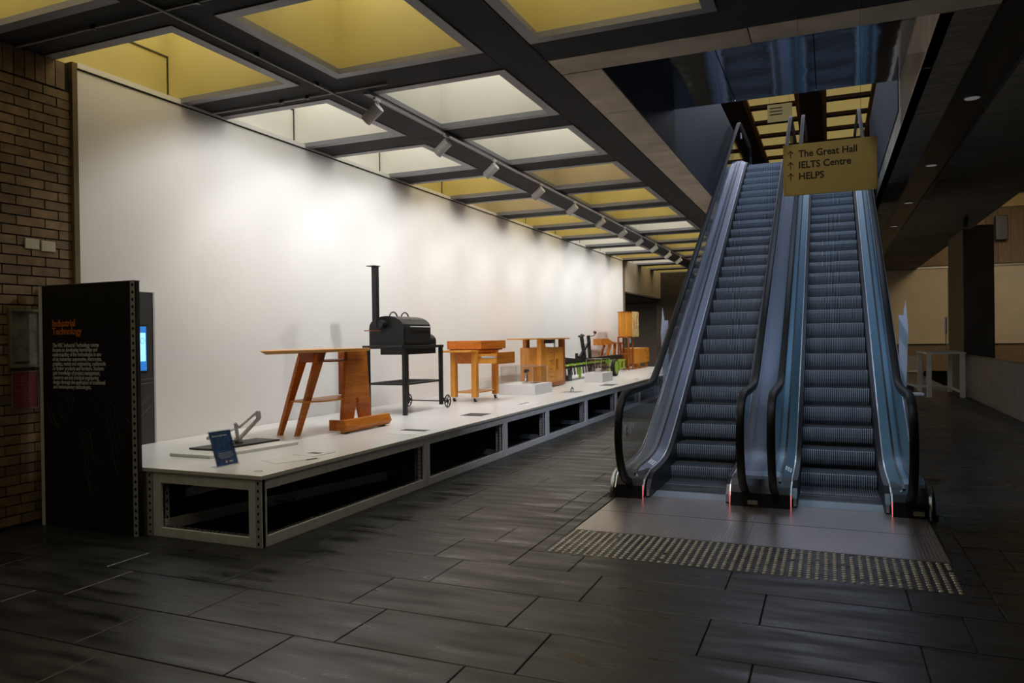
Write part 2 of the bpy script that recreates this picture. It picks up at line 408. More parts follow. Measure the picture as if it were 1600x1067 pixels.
# =================================================================== WALLS, LEFT
wl = MB().box(-7.72, -7.545, -2.5, 5.62, 0, ZC).build('wall_left', m_mortar); struct(wl)
BW, BH = .300, .1005
bm = MB().box(0, .017, .005, BW - .009, .005, BH - .009).mesh('brick', m_brick)
bs = MB().box(0, .017, .005, .105, .005, .29).mesh('brick_soldier', m_brick)
XB = -7.545
rb = MB(); nb = 0
for c in range(45):
    z = .04 + c * BH
    if z > 4.47: break
    off = (c % 2) * BW / 2
    for k in range(-24, 4):
        y0 = 5.0 + k * BW + off
        if y0 + BW > 5.60:
            if y0 < 5.55: rb.box(XB, XB + .017, y0 + .005, 5.60, z + .005, z + BH - .004)
            continue
        if y0 > 4.3 and (z > 2.35 or y0 < 5.35) : inst('brick', bm, (XB, y0, z), wl); nb += 1
        else: rb.box(XB, XB + .017, y0 + .005, y0 + BW - .005, z + .005, z + BH - .005)
for k in range(-60, 6):
    y0 = 5.0 + k * .11
    if y0 + .11 > 5.61: break
    if y0 > 4.4: inst('brick', bs, (XB, y0, 4.57), wl)
    else: rb.box(XB, XB + .017, y0 + .005, y0 + .105, 4.575, 4.86)
o = rb.build('distant_bricks', m_brick, wl); o['kind'] = 'stuff'

dw = MB().box(-7.70, XW, 5.66, 28.95, 0, ZC + .02).build('wall_display', m_white); struct(dw)
MB().box(-7.72, XW + .015, 5.60, 5.66, 0, ZC + .02).build('edge_trim', m_columnl, dw)
MB().box(XW, XW + .012, 5.66, 28.95, ZC - .045, ZC - .03).build('shadow_gap', m_joint, dw)
MB().box(XW, XW + .02, 5.66, 28.95, ZC - .03, ZC + .03).build('top_capping', m_wedge, dw)
MB().box(-7.74, XW + .01, 28.95, 29.25, 0, ZC).build('brick_end_pier', m_columnl, dw)
# left bay beyond the display wall
fz = MB().box(-7.70, XW, 29.25, 36.1, 3.62, ZC).build('wall_frieze', m_conc); struct(fz)
for i in range(3): MB().box(XW, XW + .02, 29.30 + i * 2.27, 31.52 + i * 2.27, 3.64, ZC - .01).build('concrete_panel', mat('frieze_panel_concrete_%d' % i, (.44, .36, .25), .8, noise=(1.2, .1)), fz)
pc = MB().box(-7.70, -6.05, 36.1, 37.2, 0, ZC).build('wall_pier', m_column); struct(pc)
bb = MB().box(-13.2, -13.0, 28.9, 41, 0, 3.6).box(-13.0, -7.7, 28.9, 29.1, 0, 3.6).box(-13.2, -6.0, 40.6, 40.8, 0, 3.6).build('wall_bay', m_greywall); struct(bb)
bc = MB().box(-13.2, -7.70, 28.9, 41, 3.62, 3.8).build('ceiling_bay', m_slat); struct(bc)
for i in range(14): MB().box(-13.0, -7.72, 29.3 + i * .5, 29.62 + i * .5, 3.56, 3.62).build('slat', m_slat, bc)
MB().box(-7.62, -7.60 + .02, 36.02, 36.09, 2.35, 2.7)

# switches
sw = thing('switch_plate', 'two cream blank switch plates side by side high on the brick wall', 'switch', (XB + .02, 5.27, 2.83))
MB().box(XB + .017, XB + .035, 5.075, 5.225, 2.825, 2.93).build('plate', m_switch, sw, bevel=.004)
MB().box(XB + .017, XB + .035, 5.245, 5.40, 2.815, 2.925).build('plate', m_switch, sw, bevel=.004)
# framed board + notice
pf = thing('picture_frame', 'thin metal frame with a faded plan hung on the brick wall', 'frame', (XB + .02, 5.2, 1.62))
MB().box(XB + .017, XB + .03, 4.91, 5.5, 1.64, 2.18).build('plan_sheet', m_paper, pf)
f = MB()
f.box(XB + .017, XB + .05, 4.89, 4.915, 1.615, 2.205).box(XB + .017, XB + .05, 5.49, 5.515, 1.615, 2.205)
f.box(XB + .017, XB + .05, 4.915, 5.49, 1.615, 1.64).box(XB + .017, XB + .05, 4.915, 5.49, 2.18, 2.205)
f.build('frame_border', m_fr, pf)
MB().box(XB + .03, XB + .034, 4.95, 5.10, 1.66, 1.675).build('title_bar', m_blackp, pf)
nt_ = thing('notice', 'maroon paper notice with a thin border below the framed plan', 'notice', (XB + .02, 5.06, 1.19))
MB().box(XB + .017, XB + .022, 4.92, 5.20, 1.19, 1.58).build('paper_border', m_fr, nt_)
MB().box(XB + .022, XB + .024, 4.932, 5.188, 1.202, 1.568).build('paper', m_maroon, nt_)
pl_ = MB()
for i in range(9):
    if i in (3, 6): continue
    pl_.box(XB + .0241, XB + .0245, 4.955, 5.08 + .07 * random.random(), 1.50 - i * .03, 1.506 - i * .03)
pl_.build('printed_lines', mat('faded_red_ink', (.30, .06, .06), .7), nt_)

# =================================================================== LOWER CEILING (coffered)
PX, PY = 2.40, 2.425
IN, OUT = .815, .935            # half sizes: opening, outer frame
def colx(c): return -6.665 + PX * c
def rowy(r): return 6.25 + PY * r
cb = MB()
RMAX = 13
# longitudinal ribs
for xa, xb_, ya, yb in ((colx(0) + OUT, colx(1) - OUT, -2.5, 40.2), (colx(1) + OUT, -2.82, -2.5, 40.2), (-2.82, colx(2) - OUT, -2.5, 7.72), (colx(2) + OUT, 14, -2.5, 7.72)):
    cb.box(xa, xb_, ya, yb, ZC, ZC + .9)
for c in range(3):
    for r in range(-4, (RMAX if c < 2 else 0) + 1):
        y1 = rowy(r + 1) - OUT
        if r == RMAX: y1 = 41
        if c == 2 and r == 0: y1 = 7.72
        x0 = colx(c) - OUT if c else -7.70
        cb.box(x0, colx(c) + OUT, rowy(r) + OUT, y1, ZC + .001, ZC + .9)
cb.box(-7.70, colx(2) + OUT, -2.6, rowy(-4) - OUT, ZC, ZC + .9)
ceil = cb.build('ceiling', m_ceil); struct(ceil)
# shallow joint lines on the ribs
jl = MB()
for r in range(-1, RMAX + 1):
    y = rowy(r) + PY / 2
    jl.box(colx(0) + OUT, colx(1) - OUT, y - .004, y + .004, ZC - .002, ZC)
jl.box(-3.345, -3.335, -2, 40, ZC - .002, ZC); jl.box(-2.83, -2.82, -2, 40, ZC - .006, ZC)
jl.build('joint_lines', m_joint, ceil)
WELLH = 1.12
KIND = {0: 'YYWWYBYYWWYWYY', 1: 'YYWWBYYCYYYBYC'}
kinds = {}
for r in range(-4, RMAX + 1):
    for c in (0, 1, 2):
        if c == 2 and r > 0: continue
        k = 'Y'
        if r >= 0: k = ('Y' + {0: 'WWYBYYWWYWYYY', 1: 'WWBYYCYYYBYCY'}.get(c, '') )[r] if c < 2 else 'Y'
        kinds[(c, r)] = k
lin = {'Y': m_yel, 'B': m_beige, 'W': m_cream, 'C': m_cream}
def well(c, r):
    k = kinds[(c, r)]; x, y = colx(c), rowy(r)
    xa = x - IN if c else -7.69
    xo = x - OUT if c else -7.70
    f = MB(); t = .06
    # frame: four mitred strips
    o_ = [(xo, y - OUT), (x + OUT, y - OUT), (x + OUT, y + OUT), (xo, y + OUT)]; i_ = [(xa, y - IN), (x + IN, y - IN), (x + IN, y + IN), (xa, y + IN)]
    for a in range(4):
        b = (a + 1) % 4
        if c == 0 and a == 3: continue
        f.hexa([(*o_[a], ZC - .012), (*o_[b], ZC - .012), (*i_[b], ZC - .012), (*i_[a], ZC - .012), (*o_[a], ZC + .05), (*o_[b], ZC + .05), (*i_[b], ZC + .05), (*i_[a], ZC + .05)])
    f.build('well_frame', m_rim, ceil)
    z0, z1 = ZC + .05, ZC + WELLH
    w_ = MB()
    w_.box(xa - .03, xa, y - IN, y + IN, z0, z1).box(x + IN, x + IN + .03, y - IN, y + IN, z0, z1)
    w_.box(xa - .03, x + IN + .03, y - IN - .03, y - IN, z0, z1).box(xa - .03, x + IN + .03, y + IN, y + IN + .03, z0, z1)
    lw = w_.build('light_well', lin[k], ceil)
    MB().box(xa, x + IN, y - IN, y + IN, z1, z1 + .02).build('well_lamp_panel', m_lampOff if (r < -2 or (r == -2 and c == 0)) else (m_lampW if k in 'WC' else m_lampY), ceil)
    if c == 0 and k in 'YW':
        MB().box(xa, xa + .012, y - IN, y + IN - .005, ZC + .58, ZC + .60).box(xa, xa + .012, y + IN - .02, y + IN - .003, ZC, ZC + .6).build('well_seam', m_brown, ceil)
for (c, r) in kinds: well(c, r)

# concrete ring beam round the escalator opening
def slabs(name, boxes, m, parent):
    for b in boxes: MB().box(*b).build(name, m, parent)
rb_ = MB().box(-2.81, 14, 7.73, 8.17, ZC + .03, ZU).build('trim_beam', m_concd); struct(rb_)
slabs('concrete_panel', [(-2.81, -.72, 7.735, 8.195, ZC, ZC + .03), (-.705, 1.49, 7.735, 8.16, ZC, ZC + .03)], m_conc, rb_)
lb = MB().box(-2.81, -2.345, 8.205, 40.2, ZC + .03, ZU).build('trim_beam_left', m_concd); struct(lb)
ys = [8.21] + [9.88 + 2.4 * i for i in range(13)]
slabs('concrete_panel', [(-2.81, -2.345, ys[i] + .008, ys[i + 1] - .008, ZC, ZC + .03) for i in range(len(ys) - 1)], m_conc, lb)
# left shaft face clad in dark steel
sf = MB().box(-2.345, -2.33, 8.2, 21.0, ZC + .0, 7.35).build('wall_shaft', m_shaft); struct(sf)
# right concrete face
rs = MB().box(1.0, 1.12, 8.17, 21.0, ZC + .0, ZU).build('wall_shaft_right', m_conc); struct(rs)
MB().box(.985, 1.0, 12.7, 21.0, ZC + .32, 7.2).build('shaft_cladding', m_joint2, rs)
# polished steel soffit panels
so = MB().box(-2.33, 1.0, 8.17, 12.56, 5.63, ZU).build('ceiling_shaft', m_joint); struct(so)
xs_ = [-2.33, -1.35, -.146, 1.0]; yy = [8.2, 10.17, 12.55]
for i in range(3):
    for j in range(2): MB().box(xs_[i] + .006, xs_[i + 1] - .006, yy[j] + .006, yy[j + 1] - .006, 5.60, 5.63).build('steel_panel', m_mirror, so)

# right soffit: board-marked panels, black slot with downlights
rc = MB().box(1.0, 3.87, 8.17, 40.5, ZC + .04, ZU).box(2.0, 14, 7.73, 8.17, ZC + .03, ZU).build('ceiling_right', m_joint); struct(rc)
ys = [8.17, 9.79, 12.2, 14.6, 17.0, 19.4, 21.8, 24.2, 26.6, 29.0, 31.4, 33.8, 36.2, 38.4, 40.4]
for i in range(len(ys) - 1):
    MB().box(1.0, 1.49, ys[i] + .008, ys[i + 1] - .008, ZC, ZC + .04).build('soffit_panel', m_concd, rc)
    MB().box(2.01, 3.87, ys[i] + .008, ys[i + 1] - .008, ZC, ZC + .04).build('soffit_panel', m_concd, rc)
MB().box(1.49, 1.53, 8.17, 40.4, ZC, ZC + .2).build('slot_edge', m_black, rc); MB().box(1.98, 2.01, 8.17, 40.4, ZC, ZC + .2).build('slot_edge', m_black, rc)
MB().box(1.53, 1.98, 8.17, 40.4, ZC + .02, ZC + .06).build('slot_tray', m_blackp, rc)
ordn = ['nearest', 'second', 'third', 'fourth', 'fifth', 'sixth', 'seventh', 'eighth', 'ninth', 'tenth', 'eleventh', 'twelfth', 'thirteenth']
for i, y in enumerate([11.32, 15.56, 19.8, 24.0]):
    t = thing('downlight', '%s round downlight recessed in the black ceiling slot right of the escalators' % ordn[i], 'light', (1.74, y, ZC - .0), 'downlights in the black ceiling slot')
    MB().cyl((1.74, y, ZC + .004), (1.74, y, ZC + .03), .10, 20).build('rim', m_conduit, t)
    MB().cyl((1.74, y, ZC - .001), (1.74, y, ZC + .004), .085, 20).build('lens', m_dl, t)
# soffit spotlight by the right column
t = thing('black_spotlight', 'small black spotlight hanging under the dark soffit near the right column', 'light', (3.3, 22.5, ZC - .3))
MB().cyl((3.3, 22.5, ZC), (3.3, 22.5, ZC - .12), .02, 8).build('stem', m_black, t)
MB().cyl((3.3, 22.5, ZC - .1), (3.24, 22.3, ZC - .3), .055, 12).build('lamp_head', m_black, t)

# =================================================================== UPPER STOREY
Z2 = 11.2
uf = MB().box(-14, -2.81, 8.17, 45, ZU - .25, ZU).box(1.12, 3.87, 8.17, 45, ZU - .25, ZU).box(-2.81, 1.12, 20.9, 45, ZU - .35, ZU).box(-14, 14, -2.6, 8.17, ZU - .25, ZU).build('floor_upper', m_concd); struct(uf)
MB().box(-2.34, 1.0, 20.86, 20.9, ZU - .35, ZU - .01).build('slab_edge', m_steel, uf)
uc = MB()
xb = [(-9.6, -8.8), (-6.85, -6.05), (-3.98, -3.12), (-1.02, -.17), (1.75, 2.6), (4.6, 5.4)]
for a, b in xb: uc.box(a, b, 8, 50, Z2, Z2 + .9)
ytr = [32.7 + 2.4 * k for k in range(-9, 7)]
for y in ytr: uc.box(-12, 8, y, y + .34, Z2 + .02, Z2 + .8)
up_ = uc.build('ceiling_upper', m_upbeam); struct(up_)
for a, b in xb[1:5]:
    MB().box(b, b + .16, 8, 50, Z2 + .01, Z2 + .15).build('beam_lining', m_uptrim, up_)
    MB().box(a - .16, a, 8, 50, Z2 + .01, Z2 + .15).build('beam_lining', m_uptrim, up_)
for i in range(2, 4):
    for y in ytr[4:-1]:
        MB().box(xb[i][1] + .16, xb[i + 1][0] - .16, y + .34, y + 2.4, Z2 + .16, Z2 + .22).build('light_panel', m_upglow, up_)
for y in ytr[4:-1]: MB().box(xb[1][1] + .16, xb[2][0] - .16, y + .34, y + 2.4, Z2 + .16, Z2 + .22).build('light_panel', m_upglow, up_)
for y in ytr[4:-1]: MB().box(xb[4][1] + .16, xb[5][0], y + .34, y + 2.4, Z2 + .16, Z2 + .22).build('light_panel', m_upglow, up_)
MB().box(-14, 14, 5, 50, Z2 + .9, Z2 + 1.0).build('roof_deck', m_upbeam, up_)
uw = MB().box(-14, 14, 50, 50.2, ZU, Z2 + 1).box(-14, 14, 7.8, 8.0, ZU, Z2 + 1).box(-14.2, -14, 8, 50, ZU, Z2 + 1).box(14, 14.2, 8, 50, ZU, Z2 + 1).build('wall_upper', m_columnl); struct(uw)
s2 = thing('upper_hanging_sign', 'small distant gold sign hung from the upper ceiling beyond the escalator tops', 'sign', (-1.9, 30, 8.9))
MB().box(-2.08, -1.2, 30, 30.03, 9.86, 10.52).build('sign_panel', m_gold, s2)
l2 = MB()
for i in range(3): l2.box(-2.0, -1.55, 29.995, 30, 10.36 - .12 * i, 10.40 - .12 * i)
l2.build('lettering', m_brown, s2)
MB().cyl((-2.0, 30.01, 10.52), (-2.0, 30.01, Z2), .004, 6).cyl((-1.3, 30.01, 10.52), (-1.3, 30.01, Z2), .004, 6).build('suspension_wires', m_brown, s2)

# =================================================================== RIGHT SIDE AND FAR WALL
lw = MB().box(3.58, 3.78, 10, 25.6, 0, 1.12).build('wall_parapet', m_lowwall); struct(lw)
ys = [10 + 2.6 * i for i in range(7)]
for i in range(6): MB().box(3.56, 3.58, ys[i] + .01, ys[i + 1] - .01, .03, 1.12).build('concrete_panel', m_lowwall, lw)
MB().box(3.54, 3.80, 10, 25.6, 1.12, 1.16).build('coping', m_lowwall, lw)
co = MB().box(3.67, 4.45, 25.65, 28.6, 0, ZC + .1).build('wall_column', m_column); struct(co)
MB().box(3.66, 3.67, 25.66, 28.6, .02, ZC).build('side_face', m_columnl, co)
fw_ = MB().box(-6.05, 14, 40.6, 40.9, 0, 8.2).build('wall_back', m_columnl); struct(fw_)
MB().box(2.2, 14, 40.55, 40.6, 0, 1.15).build('dado', m_ply, fw_)
for a, b in ((-2.0, -.2), (-.1, 1.9), (2.0, 5.15), (5.3, 8.3), (8.4, 11.4)):
    MB().box(a, b, 40.50, 40.56, 1.28, 4.82).build('blind', m_linen, fw_)
MB().box(-2.2, 12, 40.46, 40.6, 4.84, 4.93).build('blind_rail', m_fr, fw_)
for i in range(18): MB().box(3.2 + i * .5, 3.69 + i * .5, 40.53, 40.6, 4.98, 7.5).build('board', m_ply, fw_)
MB().box(3.2, 12.2, 40.50, 40.6, 7.55, 8.1).build('gold_fascia', mat('gold_fascia_paint', (.52, .38, .13), .6), fw_)
for x in (8.25, 10.3): MB().box(x, x + .75, 40.42, 40.5, 7.72, 8.1).build('vent_box', m_blackp, fw_)
ls = thing('loudspeaker', 'black box loudspeaker fixed high on the far boarded wall', 'speaker', (7.35, 40.3, 6.0))
MB().box(7.02, 7.50, 40.05, 40.40, 6.0, 7.1).build('cabinet', m_blackp, ls, bevel=.02)
MB().box(7.07, 7.45, 40.03, 40.05, 6.06, 7.04).build('grille', m_black, ls)
vc = MB().box(3.87, 14, 7.7, 41, 8.2, 8.4).build('ceiling_void', m_upbeam); struct(vc)
for i in range(3): MB().box(4.4, 7.0, 14 + 6 * i, 19.0 + 6 * i, 8.15, 8.2).build('light_panel', m_upglow, vc)
ww = MB().box(13.8, 14, -2.5, 41, 0, 8.2).box(-7.7, 14, -2.7, -2.5, 0, 5).build('wall_right', m_column); struct(ww)

# =================================================================== DISPLAY PLATFORM
PF = thing('display_platform', 'long low white-topped display platform on a grey steel frame beside the white wall', 'platform', (-6.0, 5.24, 0))
ysm = [5.24, 8.22, 10.70, 12.60, 14.93, 17.3, 19.7, 22.1, 24.5, 26.9, 28.9]
tops = [5.23, 8.60, 13.2, 17.8, 22.4, 28.9]
for i in range(len(tops) - 1): MB().box(-7.49, -4.655, tops[i] + .0015, tops[i + 1] - .0015, ZP - .036, ZP).build('top_board', [m_wtop], PF, bevel=.002)
MB().box(-4.6555, -4.654, 5.2315, 28.9, ZP - .034, ZP - .002).box(-7.48, -4.6555, 5.2305, 5.2315, ZP - .034, ZP - .002).build('edge_band', m_wedge, PF)
ZB = ZP - .036
def bay_frame(x, y0, y1, parent, m=m_frame, th=.03, zt=ZB):
    b = MB(); s_ = .075; t = .095
    b.box(x - th, x, y0 + .003, y0 + s_, 0.0, zt).box(x - th, x, y1 - s_, y1 - .003, 0.0, zt)
    b.box(x - th, x, y0 + s_, y1 - s_, 0.0, t).box(x - th, x, y0 + s_, y1 - s_, zt - t, zt)
    return b.build('bay_frame', m, parent, bevel=.002)
for i in range(len(ysm) - 1):
    bay_frame(-4.67, ysm[i], ysm[i + 1], PF)
    # perforated inner stile at the far side of each bay and serrated lower lip
    MB().perf(lambda a, z: (-4.735 - a, ysm[i + 1] - .10, z), 0, .06, .05, ZB - .02, .05, .012).build('perforated_strip', m_post, PF)
    MB().perf(lambda a, z: (-4.71, ysm[i + 1] - .15 + a, z), 0, .06, .05, ZB - .02, .05, .012).build('perforated_strip', m_post, PF)
    lp = MB(); n = int((ysm[i + 1] - ysm[i] - .2) / .05)
    for k in range(n): lp.box(-4.725, -4.705, ysm[i] + .1 + k * .05, ysm[i] + .128 + k * .05, .09, .105)
    lp.build('serrated_lip', m_framed, PF)['kind'] = 'stuff'
    # back and inner rails seen through the bay
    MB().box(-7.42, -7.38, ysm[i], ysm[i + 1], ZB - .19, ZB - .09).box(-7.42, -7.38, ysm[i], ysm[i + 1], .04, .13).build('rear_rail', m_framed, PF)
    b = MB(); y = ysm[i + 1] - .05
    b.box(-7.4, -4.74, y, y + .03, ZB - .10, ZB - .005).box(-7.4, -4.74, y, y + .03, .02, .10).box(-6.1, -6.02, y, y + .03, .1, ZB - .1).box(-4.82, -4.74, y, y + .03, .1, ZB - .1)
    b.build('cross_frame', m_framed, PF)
    MB().bar((-6.0, ysm[i] + .4, .33), (-6.0, ysm[i + 1] - .3, .33), .03, .09).build('inner_rail', m_frame, PF)
# end frame facing the viewer
b = MB()
b.box(-5.985, -5.885, 5.24, 5.27, 0, ZB).box(-4.815, -4.735, 5.24, 5.27, 0, ZB).box(-5.885, -4.815, 5.24, 5.27, 0, .085).box(-5.885, -4.815, 5.24, 5.27, ZB - .10, ZB)
b.build('end_frame', m_frame, PF, bevel=.002)
pitch = .0705
MB().perf(lambda a, z: (-4.735 + a, 5.238, z), 0, .065, .0, ZB, pitch, .0145).build('perforated_post', m_post, PF)
MB().box(-4.735, -4.67, 5.255, 5.29, 0, ZB).build('hole_shade_backing', m_dark, PF)  # black backing stands in for the shade inside the post holes
MB().perf(lambda a, z: (-5.91 + a, 5.31, z), 0, .06, .06, ZB - .1, pitch, .0145).build('perforated_strip', m_post, PF)
MB().box(-6.12, -6.06, 5.24, 5.27, 0, ZB).build('end_post', m_framed, PF)
MB().perf(lambda a, z: (-6.06 + a, 5.238, z), 0, .072, .0, ZB, pitch, .0145).build('perforated_post', m_post, PF)
MB().box(-6.06, -5.988, 5.255, 5.29, 0, ZB).build('hole_shade_backing', m_dark, PF)  # black hole shade behind the left post
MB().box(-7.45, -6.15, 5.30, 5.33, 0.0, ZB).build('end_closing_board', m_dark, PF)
MB().bar((-5.9, 5.3, .10), (-5.2, 8.1, .12), .03, .10).build('inner_rail', m_frame, PF)
lip = MB()
for k in range(20): lip.box(-5.86 + k * .052, -5.83 + k * .052, 5.275, 5.29, .08, .10)
lip.build('serrated_lip', m_framed, PF)['kind'] = 'stuff'
# cables and stored gear under the platform
cbl = MB()
for k in range(9):
    cx, cy = -6.3 + random.random() * .7, 6.5 + random.random() * .6
    cbl.tube([(cx + .14 * math.cos(a) * (1 + .2 * random.random()), cy + .18 * math.sin(a), .02 + .05 * k / 3 + .03 * random.random()) for a in [i * .6 for i in range(11)]], .009, 5)
tag(cbl.build('cable_coil', m_black), 'tangled black cables lying on the floor inside the first platform bay', 'cable')
tag(MB().box(-6.95, -6.62, 6.1, 6.5, .0, .22).build('storage_case', m_rubber, bevel=.03), 'black case stored on the floor under the near end of the platform', 'case')

# papers and labels on the platform
def paper(name, label, pts, z, m=m_whiteprint, ink=True, dark=None):
    b = MB().prism(pts, 'z', ZP + .0005, ZP + z); t = thing(name, label, 'label', (sum(p[0] for p in pts) / len(pts), sum(p[1] for p in pts) / len(pts), ZP))
    b.build('sheet', m, t)
    if dark: MB().prism(dark, 'z', ZP + z, ZP + z + .002).build('printed_block', m_kiosk, t)
    return t
def quad(x0, x1, y0, y1): return [(x0, y0), (x1, y0), (x1, y1), (x0, y1)]
for nm, lb_, q, d in [
    ('caption_sheet', 'white caption sheet with grey header on the platform beside the tall bar table foot', quad(-5.22, -4.80, 8.12, 8.62), quad(-5.20, -4.84, 8.45, 8.60)),
    ('caption_sheet', 'dark grey caption card flat on the platform near the black smoker cart', quad(-5.30, -4.92, 10.35, 10.75), quad(-5.29, -4.93, 10.36, 10.74)),
    ('caption_sheet', 'white caption sheet before the acrylic-boxed plinth nearest the viewer', quad(-5.25, -4.88, 12.3, 12.9), quad(-5.15, -5.1, 12.4, 12.8)),
    ('caption_sheet', 'grey caption card on the platform edge before the black lifting frame', quad(-5.2, -4.85, 17.6, 18.2), quad(-5.19, -4.86, 17.61, 18.19)),
    ('caption_sheet', 'thin caption card behind the small boxed plinth', quad(-5.1, -4.8, 20.2, 20.9), quad(-5.0, -4.95, 20.3, 20.8))]:
    paper(nm, lb_, q, .003, dark=d)
t = thing('loose_papers', 'loose overlapping printed sheets lying near the front corner of the platform', 'paper', (-4.98, 6.1, ZP))
MB().prism([(-5.28, 5.93), (-4.99, 5.80), (-4.78, 6.22), (-5.08, 6.36)], 'z', ZP + .0005, ZP + .003).build('sheet', m_whiteprint, t)
MB().prism([(-5.20, 6.32), (-4.92, 6.30), (-4.88, 6.62), (-5.17, 6.66)], 'z', ZP + .0005, ZP + .004).build('sheet', m_whiteprint, t)
MB().prism([(-5.12, 6.45), (-4.98, 6.44), (-4.96, 6.52), (-5.10, 6.53)], 'z', ZP + .004, ZP + .005).prism([(-4.86, 6.1), (-4.83, 6.08), (-4.79, 6.2), (-4.82, 6.22)], 'z', ZP + .003, ZP + .005).build('printed_block', m_kiosk, t)
t = thing('floor_ring_mark', 'small pale ring mark on the near corner of the platform top', 'mark', (-4.86, 5.42, ZP))
MB().tube([(-4.86 + .045 * math.cos(a), 5.42 + .03 * math.sin(a), ZP + .001) for a in [i * .5236 for i in range(12)]], .0015, 4, closed=True).build('ring', m_fr, t)

# =================================================================== TEXT PANEL + CORNER PANEL
TP = thing('text_panel', 'tall black information panel headed Industrial Technology in front of the brick wall', 'panel', (-6.78, 5.18, 0))
y0 = 5.15
MB().box(-7.385, -6.135, y0, y0 + .03, .0, 2.436).build('printed_board', m_panel, TP)
MB().box(-7.43, -7.385, y0 - .004, y0 + .06, 0, 2.436).build('edge_angle', m_frame, TP)
MB().perf(lambda a, z: (-6.135 + a, y0 - .003, z), 0, .062, 0, 2.436, .0705, .0165).build('perforated_edge', m_post, TP)
MB().box(-6.135, -6.073, y0 + .012, y0 + .05, 0, 2.436).build('hole_shade_backing', m_dark, TP)  # black strip painted as the shade seen through the edge holes
MB().box(-7.43, -6.075, y0 - .004, y0 + .06, 2.436, 2.444).build('top_cap', m_framed, TP)
sxk = 1.0
text('Industrial\nTechnology', .098, (-7.235, y0 - .0015, 2.022), FRONT, m_orange, TP, 'heading', sx=.92, spacing=.82, off=.0015)
text('The HSC Industrial Technology course\nfocuses on developing knowledge and\nunderstanding of the technologies in one\nof six industries: automotive, electronics,\ngraphics, metals and engineering, multimedia\nor timber products and furniture. Students\ngain knowledge of project management,\nresource use and practical engineering\ndesign through the application of traditional\nand contemporary technologies.', .0585, (-7.235, y0 - .0015, 1.815), FRONT, m_whiteprint, TP, 'paragraph', sx=.72, spacing=.79, off=.0006)
def outline(paths, m, parent, name='outline_drawing', rad=.0022):
    b = MB()
    for p, closed in paths: b.tube(p, rad, 4, closed=closed)
    return b.build(name, m, parent)
# line drawings: ring, rod, cross  (in panel coordinates x, z)
def el(cx, cz, rx, rz, n=24): return [(cx + rx * math.cos(2 * math.pi * i / n), y0 - .001, cz + rz * math.sin(2 * math.pi * i / n)) for i in range(n)]
def pp(*pts): return [(a, y0 - .001, b) for a, b in pts]
outline([(el(-7.10, 1.245, .165, .255), True), (el(-7.195 + .02, 1.27, .155, .255)[6:19], False), (el(-7.09, 1.225, .075, .125), True), (el(-7.115, 1.225, .05, .10)[5:20], False),
         (pp((-6.83, .93), (-6.84, .99), (-6.78, 1.01), (-6.715, .96), (-6.60, .40), (-6.63, .36), (-6.70, .36), (-6.735, .41), (-6.83, .93)), False), (pp((-6.79, .95), (-6.70, .40)), False), (el(-6.665, .395, .06, .03), True),
         (pp((-6.50, 1.21), (-6.46, 1.27), (-6.38, 1.25), (-6.37, 1.19), (-6.23, .66), (-6.26, .60), (-6.33, .58), (-6.37, .64), (-6.50, 1.21)), False), (pp((-6.44, 1.2), (-6.31, .62)), False),
         (pp((-6.46, .95), (-6.64, .80), (-6.63, .70), (-6.53, .68), (-6.43, .80)), False), (pp((-6.35, 1.03), (-6.22, 1.14), (-6.145, 1.06)), False), (pp((-6.32, .93), (-6.16, 1.02)), False)], m_greyprint, TP)

KP = thing('corner_panel', 'charcoal panel with a lit screen standing against the white wall behind the black panel', 'panel', (-7.45, 5.9, ZP))
MB().box(-7.49, -7.455, 5.25, 6.565, ZP, 2.444).build('printed_board', m_kiosk, KP)
MB().box(-7.49, -7.448, 6.565, 6.59, ZP, 2.452).box(-7.49, -7.448, 5.25, 6.565, 2.444, 2.452).build('edge_trim', m_post, KP)
scr = MB().box(-7.455, -7.445, 5.85, 6.475, 1.50, 2.06).build('screen_bezel', m_blackp, KP)
MB().box(-7.445, -7.442, 5.87, 6.46, 1.52, 2.04).build('screen_border', m_screenb, KP)
MB().box(-7.442, -7.440, 5.89, 6.445, 1.63, 1.965).build('screen_picture', m_screen, KP)
outline([([(-7.438, 6.40 + .025 * math.cos(a), 1.87 + .035 * math.sin(a)) for a in [i * .628 for i in range(10)]], True), ([(-7.438, 5.95, 1.70), (-7.438, 6.12, 1.76), (-7.438, 6.33, 1.74)], False)], m_screenb, KP, 'screen_drawing', .003)
outline([([(-7.454, 5.6 + d, .85), (-7.454, 5.95 + d, 1.25), (-7.454, 6.15 + d, 1.40 - d * .3), (-7.454, 6.56, 1.42 - d * .35)], False) for d in (0, .14)] + [([(-7.454, 5.95, .75), (-7.454, 6.52, 1.23)], False), ([(-7.454, 6.05, .72), (-7.454, 6.52, 1.10)], False)], m_greyline, KP, 'line_drawing', .003)

# =================================================================== EXHIBITS
# --- bike-frame model on its boards
t = thing('display_board', 'white base board lying near the front of the platform', 'board', (-6.0, 6.3, ZP))
MB().hexa([(-6.42, 5.84, ZP), (-5.86, 5.84, ZP), (-5.66, 6.98, ZP), (-6.22, 6.98, ZP), (-6.42, 5.84, ZP + .032), (-5.86, 5.84, ZP + .032), (-5.66, 6.98, ZP + .032), (-6.22, 6.98, ZP + .032)]).build('board', m_plinth, t, bevel=.003)
t = tag(MB().hexa([(-6.42, 6.10, ZP + .032), (-6.07, 6.10, ZP + .032), (-5.93, 6.98, ZP + .032), (-6.28, 6.98, ZP + .032), (-6.42, 6.10, ZP + .052), (-6.07, 6.10, ZP + .052), (-5.93, 6.98, ZP + .052), (-6.28, 6.98, ZP + .052)]).build('slate_slab', m_kiosk), 'thin black slab lying on the white base board', 'slab')
fz0 = ZP + .052
